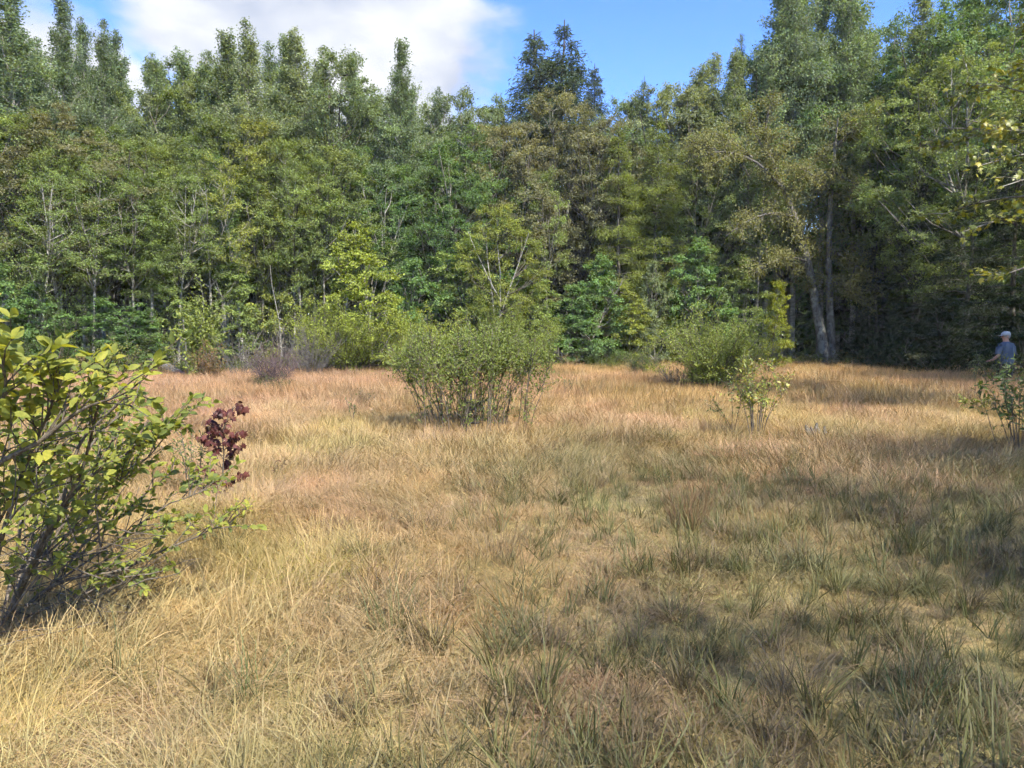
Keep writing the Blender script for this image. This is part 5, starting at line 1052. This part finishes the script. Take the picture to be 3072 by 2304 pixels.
def patch_mesh(name, seed, size, groups):
    """a patch of turf: several layers of blades; groups = (clumps, blades per clump, clump radius, length, width, tilt, curl, segments, bias)"""
    r = np.random.default_rng(seed); Vs = []; T3 = []; Q4 = []; va = []; ta = []; ka = []; off = 0
    for (nc, nb, cr, length, width, tilt, curl, seg, bias, kk) in groups:
        n = nc * nb; ca = r.uniform(0, 6.283, nc); cq = size * np.sqrt(r.random(nc)); cc = np.stack([np.cos(ca) * cq, np.sin(ca) * cq], -1); cdir = r.normal(0, 0.5, nc); csc = r.uniform(0.7, 1.25, nc); ck = np.clip(r.normal(kk, 0.25, nc), 0, 1)
        ci = np.repeat(np.arange(nc), nb); a0 = r.uniform(0, 6.283, n); rr = cr * np.sqrt(r.random(n)); B = np.stack([cc[ci, 0] + np.cos(a0) * rr, cc[ci, 1] + np.sin(a0) * rr, np.full(n, -0.02)], -1)
        az = np.where(r.random(n) < bias, cdir[ci] + r.normal(0, 0.4, n), a0 + r.normal(0, 0.7, n)); L_ = r.uniform(length[0], length[1], n) * csc[ci]; th = np.abs(r.normal(tilt, tilt * 0.35 + 0.05, n)); cu = np.abs(r.normal(curl, curl * 0.5 + 0.05, n))
        P = [B]; p = B.copy()
        for q in range(seg):
            ang = np.minimum(th + cu * (q + 0.5) / seg, 1.7); d = np.stack([np.sin(ang) * np.cos(az), np.sin(ang) * np.sin(az), np.cos(ang)], -1); p = p + d * (L_ / seg)[:, None]; p[:, 2] = np.maximum(p[:, 2], 0.003 + 0.02 * r.random(n)); P.append(p.copy()); az = az + r.normal(0, 0.22, n)
        fa = az + math.pi / 2 + r.normal(0, 0.6, n); S = np.stack([np.cos(fa), np.sin(fa), r.normal(0, 0.3, n)], -1); wd = width * r.uniform(0.7, 1.35, n); V = []
        for q in range(seg): V += [P[q] - S * (wd * 0.5 * (1 - 0.6 * q / seg))[:, None], P[q] + S * (wd * 0.5 * (1 - 0.6 * q / seg))[:, None]]
        V.append(P[seg]); V = np.stack(V, 1); m = V.shape[1]; b = off + np.arange(n)[:, None] * m
        for q in range(seg - 1): Q4.append(b + np.array([[2 * q, 2 * q + 1, 2 * q + 3, 2 * q + 2]]))
        T3.append(b + np.array([[2 * seg - 2, 2 * seg - 1, 2 * seg]])); Vs.append(V.reshape(-1, 3)); off += n * m
        ta.append(np.tile(np.array([x for q in range(seg) for x in (q / seg, q / seg)] + [1.0]), n)); va.append(np.repeat(np.clip(r.normal(0.5, 0.2, n), 0, 1), m)); ka.append(np.repeat(np.clip(ck[ci] + r.normal(0, 0.12, n), 0, 1), m))
    fs = [np.concatenate(T3)] + ([np.concatenate(Q4)] if Q4 else [])
    return mesh_np(name, np.concatenate(Vs), fs, {'v': np.concatenate(va), 't': np.concatenate(ta), 'k': np.concatenate(ka)}, [M['grass']])
def grass():
    lib = bpy.data.collections.new('grass_patch_library'); cnt = [0]
    def add(size, groups):
        o = bpy.data.objects.new('patch_%02d' % cnt[0], patch_mesh('patch', 900 + cnt[0], size, groups)); lib.objects.link(o); cnt[0] += 1; return cnt[0] - 1
    # clumps, blades, radius, length, width, tilt, curl, segments, bias, greenness
    straw = [add(0.48, [(14, 75, 0.16, (0.05, 0.17), 0.0034, 1.1, 0.5, 2, 0.2, 0.1), (12, 42, 0.09, (0.16, 0.42), 0.0031, 1.0, 0.8, 4, 0.75, 0.05), (3, 16, 0.05, (0.16, 0.34), 0.0030, 0.45, 0.6, 4, 0.4, 0.4)]) for _ in range(4)]
    sedge_shade = [add(0.48, [(16, 66, 0.16, (0.03, 0.11), 0.0038, 1.15, 0.5, 2, 0.2, 0.15), (3, 22, 0.06, (0.10, 0.26), 0.0032, 0.9, 0.8, 4, 0.5, 0.3), (3, 16, 0.03, (0.14, 0.32), 0.0062, 0.34, 0.35, 4, 0.5, 1.0), (3, 26, 0.06, (0.12, 0.28), 0.003, 1.05, 0.9, 4, 0.4, 0.0)]) for _ in range(4)]
    mid = [add(0.80, [(16, 60, 0.24, (0.08, 0.22), 0.0065, 1.0, 0.5, 2, 0.2, 0.1), (22, 38, 0.13, (0.18, 0.40), 0.0058, 0.55, 0.75, 3, 0.65, 0.1)]) for _ in range(4)]
    far = [add(1.35, [(46, 44, 0.26, (0.22, 0.46), 0.0105, 0.22, 0.5, 2, 0.5, 0.05), (30, 24, 0.3, (0.08, 0.24), 0.012, 0.8, 0.4, 2, 0.2, 0.05)]) for _ in range(3)]
    tus = [add(0.06, [(2, 34, 0.05, (0.16, 0.38), 0.0054, 0.48, 0.75, 4, 0.4, 1.0), (1, 14, 0.05, (0.1, 0.25), 0.004, 0.9, 0.6, 3, 0.1, 0.4)]) for _ in range(3)] + [add(0.07, [(3, 42, 0.06, (0.16, 0.34), 0.0042, 0.6, 0.8, 4, 0.25, 0.3)]) for _ in range(2)]
    r = np.random.default_rng(2024); PX = []; PY = []; PI = []; PS = []; PT = []; PR = []; PW = []
    def grid(y0, y1, step, side):
        ys = np.arange(y0, y1, step * 0.87); X = []; Y = []
        for i, yy in enumerate(ys):
            w = 0.73 * yy + side; xs = np.arange(-w, w, step) + (i % 2) * step * 0.5; X.append(xs); Y.append(np.full(len(xs), yy))
        x = np.concatenate(X); y = np.concatenate(Y); return x + r.normal(0, step * 0.22, len(x)), y + r.normal(0, step * 0.22, len(x))
    def ok(x, y):
        wob = 1.0 * (fbm(x * 0.5, y * 0.5, 31) - 0.5) * 2
        return (y < edge_y(x) + wob - 0.3) & (x < edge_x(y) + wob)
    def sedge_shade_mask(x, y):  # right foreground: sedge growth, and shade put into the grass colour
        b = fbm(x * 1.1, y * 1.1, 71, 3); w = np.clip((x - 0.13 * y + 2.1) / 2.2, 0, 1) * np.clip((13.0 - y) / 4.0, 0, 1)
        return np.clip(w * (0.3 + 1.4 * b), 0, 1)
    def colour(x, y):
        n = len(x); a = fbm(x * 0.42, y * 0.42, 51, 3); b = fbm(x * 1.3, y * 1.3, 73, 3)[:, None]; c = fbm(x * 0.5 + 9, y * 0.5, 81, 2); d = fbm(x * 0.8, y * 0.8, 91, 2)
        straw_c = np.array([0.385, 0.31, 0.15]); gold = np.array([0.40, 0.295, 0.135]); orange = np.array([0.405, 0.285, 0.165]); pink = np.array([0.385, 0.265, 0.165]); olive = np.array([0.205, 0.19, 0.085]); brown = np.array([0.215, 0.16, 0.095]); yel = np.array([0.36, 0.29, 0.085])  # olive and brown: sedge ground colours, darkened to paint in foreground shade
        fw = np.clip((y - 11 + 6 * (a - 0.5)) / 5, 0, 1)[:, None]; left = np.clip((1.5 - x) / 7 + 0.3, 0, 1)[:, None]
        base = straw_c * (1 - fw) + (orange * left + gold * (1 - left)) * fw
        k = np.clip((a - 0.50) * 6, 0, 1)[:, None]; base = base * (1 - 0.6 * k) + pink * 0.6 * k
        k = (np.clip((d - 0.55) * 6, 0, 1) * np.clip((16 - y) / 6, 0, 1))[:, None]; base = base * (1 - 0.6 * k) + yel * 0.6 * k
        w = sedge_shade_mask(x, y)[:, None]; wc = olive * (1 - b) + brown * b; wc = np.where((c > 0.58)[:, None], pink * 0.8, wc); base = base * (1 - 0.8 * w) + wc * 0.8 * w
        return np.clip(base * r.uniform(0.85, 1.15, (n, 1)) + r.normal(0, 0.01, (n, 3)), 0.01, 0.8)
    def put(x, y, kinds, s0, s1, extra=1.0):
        m = ok(x, y); x = x[m]; y = y[m]; n = len(x); flow = (fbm(x * 0.30, y * 0.30, 12, 2) - 0.5) * 9.0 + 0.4
        wv = sedge_shade_mask(x, y)
        if kinds is None: ki = np.where(r.random(n) < wv * 1.25, r.choice(sedge_shade, n), r.choice(straw, n))
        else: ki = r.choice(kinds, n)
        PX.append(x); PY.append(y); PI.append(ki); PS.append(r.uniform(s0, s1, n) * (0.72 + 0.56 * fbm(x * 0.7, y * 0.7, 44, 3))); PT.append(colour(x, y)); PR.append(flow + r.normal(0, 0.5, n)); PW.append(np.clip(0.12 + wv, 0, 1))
    x, y = grid(1.3, 9.2, 0.40, 1.6); put(x, y, None, 0.85, 1.15)
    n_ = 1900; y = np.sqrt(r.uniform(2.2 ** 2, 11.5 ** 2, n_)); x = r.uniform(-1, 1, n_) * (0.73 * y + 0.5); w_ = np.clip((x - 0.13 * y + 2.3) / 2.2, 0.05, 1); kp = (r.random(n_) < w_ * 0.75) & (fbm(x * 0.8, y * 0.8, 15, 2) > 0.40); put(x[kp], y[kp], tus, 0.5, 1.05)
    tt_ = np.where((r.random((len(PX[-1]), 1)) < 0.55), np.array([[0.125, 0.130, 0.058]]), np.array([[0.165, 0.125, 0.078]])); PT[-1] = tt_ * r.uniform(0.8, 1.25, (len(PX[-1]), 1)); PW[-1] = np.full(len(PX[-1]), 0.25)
    x, y = grid(8.6, 18.5, 0.72, 2.0); put(x, y, mid, 0.85, 1.15)
    x, y = grid(17.8, 41, 1.25, 3.0); put(x, y, far, 0.9, 1.15)
    x = np.concatenate(PX); y = np.concatenate(PY); n = len(x)
    me = bpy.data.meshes.new('meadow_grass'); me.vertices.add(n); me.vertices.foreach_set('co', np.stack([x, y, ground_h(x, y)], -1).astype(np.float32).ravel())
    # tilt every patch with the ground under it
    e = 0.25; sx = (ground_h(x + e, y) - ground_h(x - e, y)) / (2 * e); sy = (ground_h(x, y + e) - ground_h(x, y - e)) / (2 * e); rz = np.concatenate(PR); rots = np.zeros((n, 3))
    for i in range(n):
        q = Vector((-sx[i], -sy[i], 1)).to_track_quat('Z', 'Y'); rots[i] = (q.to_matrix() @ Matrix.Rotation(rz[i], 3, 'Z')).to_euler()
    a = me.attributes.new('rot', 'FLOAT_VECTOR', 'POINT'); a.data.foreach_set('vector', rots.astype(np.float32).ravel())
    a = me.attributes.new('scl', 'FLOAT', 'POINT'); a.data.foreach_set('value', np.concatenate(PS).astype(np.float32))
    a = me.attributes.new('sedge_shade', 'FLOAT', 'POINT'); a.data.foreach_set('value', np.concatenate(PW).astype(np.float32))
    a = me.attributes.new('idx', 'INT', 'POINT'); a.data.foreach_set('value', np.concatenate(PI).astype(np.int32))
    a = me.attributes.new('tint', 'FLOAT_COLOR', 'POINT'); t = np.concatenate(PT); a.data.foreach_set('color', np.hstack([t, np.ones((n, 1))]).astype(np.float32).ravel())
    o = link('meadow_grass', me); tag(o, 'golden straw and green grass covering the whole clearing', 'grass', None, 'stuff')
    ng = bpy.data.node_groups.new('scatter_patches', 'GeometryNodeTree'); ng.interface.new_socket('Geometry', in_out='INPUT', socket_type='NodeSocketGeometry'); ng.interface.new_socket('Geometry', in_out='OUTPUT', socket_type='NodeSocketGeometry')
    N = ng.nodes.new; L = ng.links.new; gi = N('NodeGroupInput'); go = N('NodeGroupOutput'); ip = N('GeometryNodeInstanceOnPoints'); ci = N('GeometryNodeCollectionInfo')
    ci.inputs['Collection'].default_value = lib; ci.inputs['Separate Children'].default_value = True; ci.inputs['Reset Children'].default_value = True
    def na(name, typ):
        q = N('GeometryNodeInputNamedAttribute'); q.data_type = typ; q.inputs['Name'].default_value = name; return [s_ for s_ in q.outputs if s_.enabled and s_.name == 'Attribute'][0]
    er = N('FunctionNodeEulerToRotation'); L(na('rot', 'FLOAT_VECTOR'), er.inputs[0])
    L(gi.outputs[0], ip.inputs['Points']); L(ci.outputs[0], ip.inputs['Instance']); ip.inputs['Pick Instance'].default_value = True
    L(na('idx', 'INT'), ip.inputs['Instance Index']); L(er.outputs[0], ip.inputs['Rotation']); L(na('scl', 'FLOAT'), ip.inputs['Scale']); L(ip.outputs[0], go.inputs[0])
    md = o.modifiers.new('scatter', 'NODES'); md.node_group = ng
grass()
# -- tussocks that stand out one by one
TUS = [
 (690, 530, 0.55, (0.20, 0.125, 0.065), 'rust brown topped tussock standing tall on the right of the near meadow', 170, 0.16, 0.24, 0.35),
 (752, 552, 0.36, (0.115, 0.12, 0.05), 'small spiky dark green tuft right of the rust brown tussock', 70, 0.07, 0.35, 0.15),
 (500, 560, 0.42, (0.20, 0.15, 0.085), 'grey brown tussock near the middle of the near grass', 120, 0.14, 0.3, 0.5),
 (790, 700, 0.40, (0.13, 0.105, 0.065), 'dark brown matted tussock low on the right foreground', 130, 0.13, 0.4, 0.8),
 (912, 722, 0.34, (0.07, 0.105, 0.05), 'dark green blade tuft at the bottom right', 60, 0.09, 0.3, 0.3),
 (255, 700, 0.38, (0.10, 0.14, 0.05), 'dark green sedge tuft left of the bottom centre', 60, 0.07, 0.45, 0.5),
 (110, 672, 0.36, (0.11, 0.14, 0.06), 'green arching sedge clump under the left shrub', 80, 0.12, 0.55, 0.7),
 (615, 400, 0.45, (0.19, 0.165, 0.075), 'dark sprawling grass clump right of the central bush', 110, 0.25, 0.5, 0.6),
 (820, 452, 0.45, (0.26, 0.18, 0.095), 'brown drooping tussock beside the pale splintered stump', 150, 0.22, 0.45, 0.9),
 (680, 404, 0.42, (0.17, 0.15, 0.08), 'dark lodged grass at the left foot of the rounded bush', 120, 0.32, 0.8, 0.6),
 (905, 455, 0.48, (0.30, 0.20, 0.10), 'brown rounded tussock in the sunlit right of the meadow', 160, 0.28, 0.4, 0.9),
 (590, 520, 0.36, (0.12, 0.145, 0.055), 'upright green sedge patch right of the meadow centre', 80, 0.14, 0.22, 0.25),
 (395, 640, 0.45, (0.115, 0.145, 0.055), 'green sedge clump at the lower middle of the picture', 70, 0.11, 0.32, 0.4),
 (1012, 640, 0.30, (0.10, 0.125, 0.05), 'single stiff green sedge at the right picture edge', 14, 0.03, 0.2, 0.1),
]
for n, (px, py, h, tint, lab, nb, rad, tl, cu) in enumerate(TUS):
    g = gp(px, py); me = tuft_mesh('tussock', 700 + n, nb, rad, (h * 0.6, h * 1.1), 0.0035 if py > 480 else 0.007, tl, cu, 4, 0.15, M['sedge']); o = link('grass_tussock', me, None, (g.x, g.y, gz(g.x, g.y)))
    o['blade_tint'] = tint; tag(o, lab, 'grass tussock', 'tussocks in the meadow')
# ------------------------------------------------------------------ thin haze volume added to lift dark tones and veil the treetops
def haze():
    x0, x1, y0, y1, z0, z1 = -750, 750, -450, 950, -1.5, 34
    me = bpy.data.meshes.new('haze'); me.from_pydata([(x0, y0, z0), (x1, y0, z0), (x1, y1, z0), (x0, y1, z0), (x0, y0, z1), (x1, y0, z1), (x1, y1, z1), (x0, y1, z1)], [], [(0, 3, 2, 1), (4, 5, 6, 7), (0, 1, 5, 4), (1, 2, 6, 5), (2, 3, 7, 6), (3, 0, 4, 7)])
    m, nt, N, L = mat('added_haze'); out = N('ShaderNodeOutputMaterial'); pv = N('ShaderNodeVolumePrincipled'); pv.inputs['Density'].default_value = 0.00035; pv.inputs['Color'].default_value = (0.9, 0.95, 1, 1); L(pv.outputs[0], out.inputs['Volume'])
    me.materials.append(m); o = link('haze', me); o['kind'] = 'stuff'; o['label'] = 'thin haze added over the clearing to lift its dark tones'
haze()
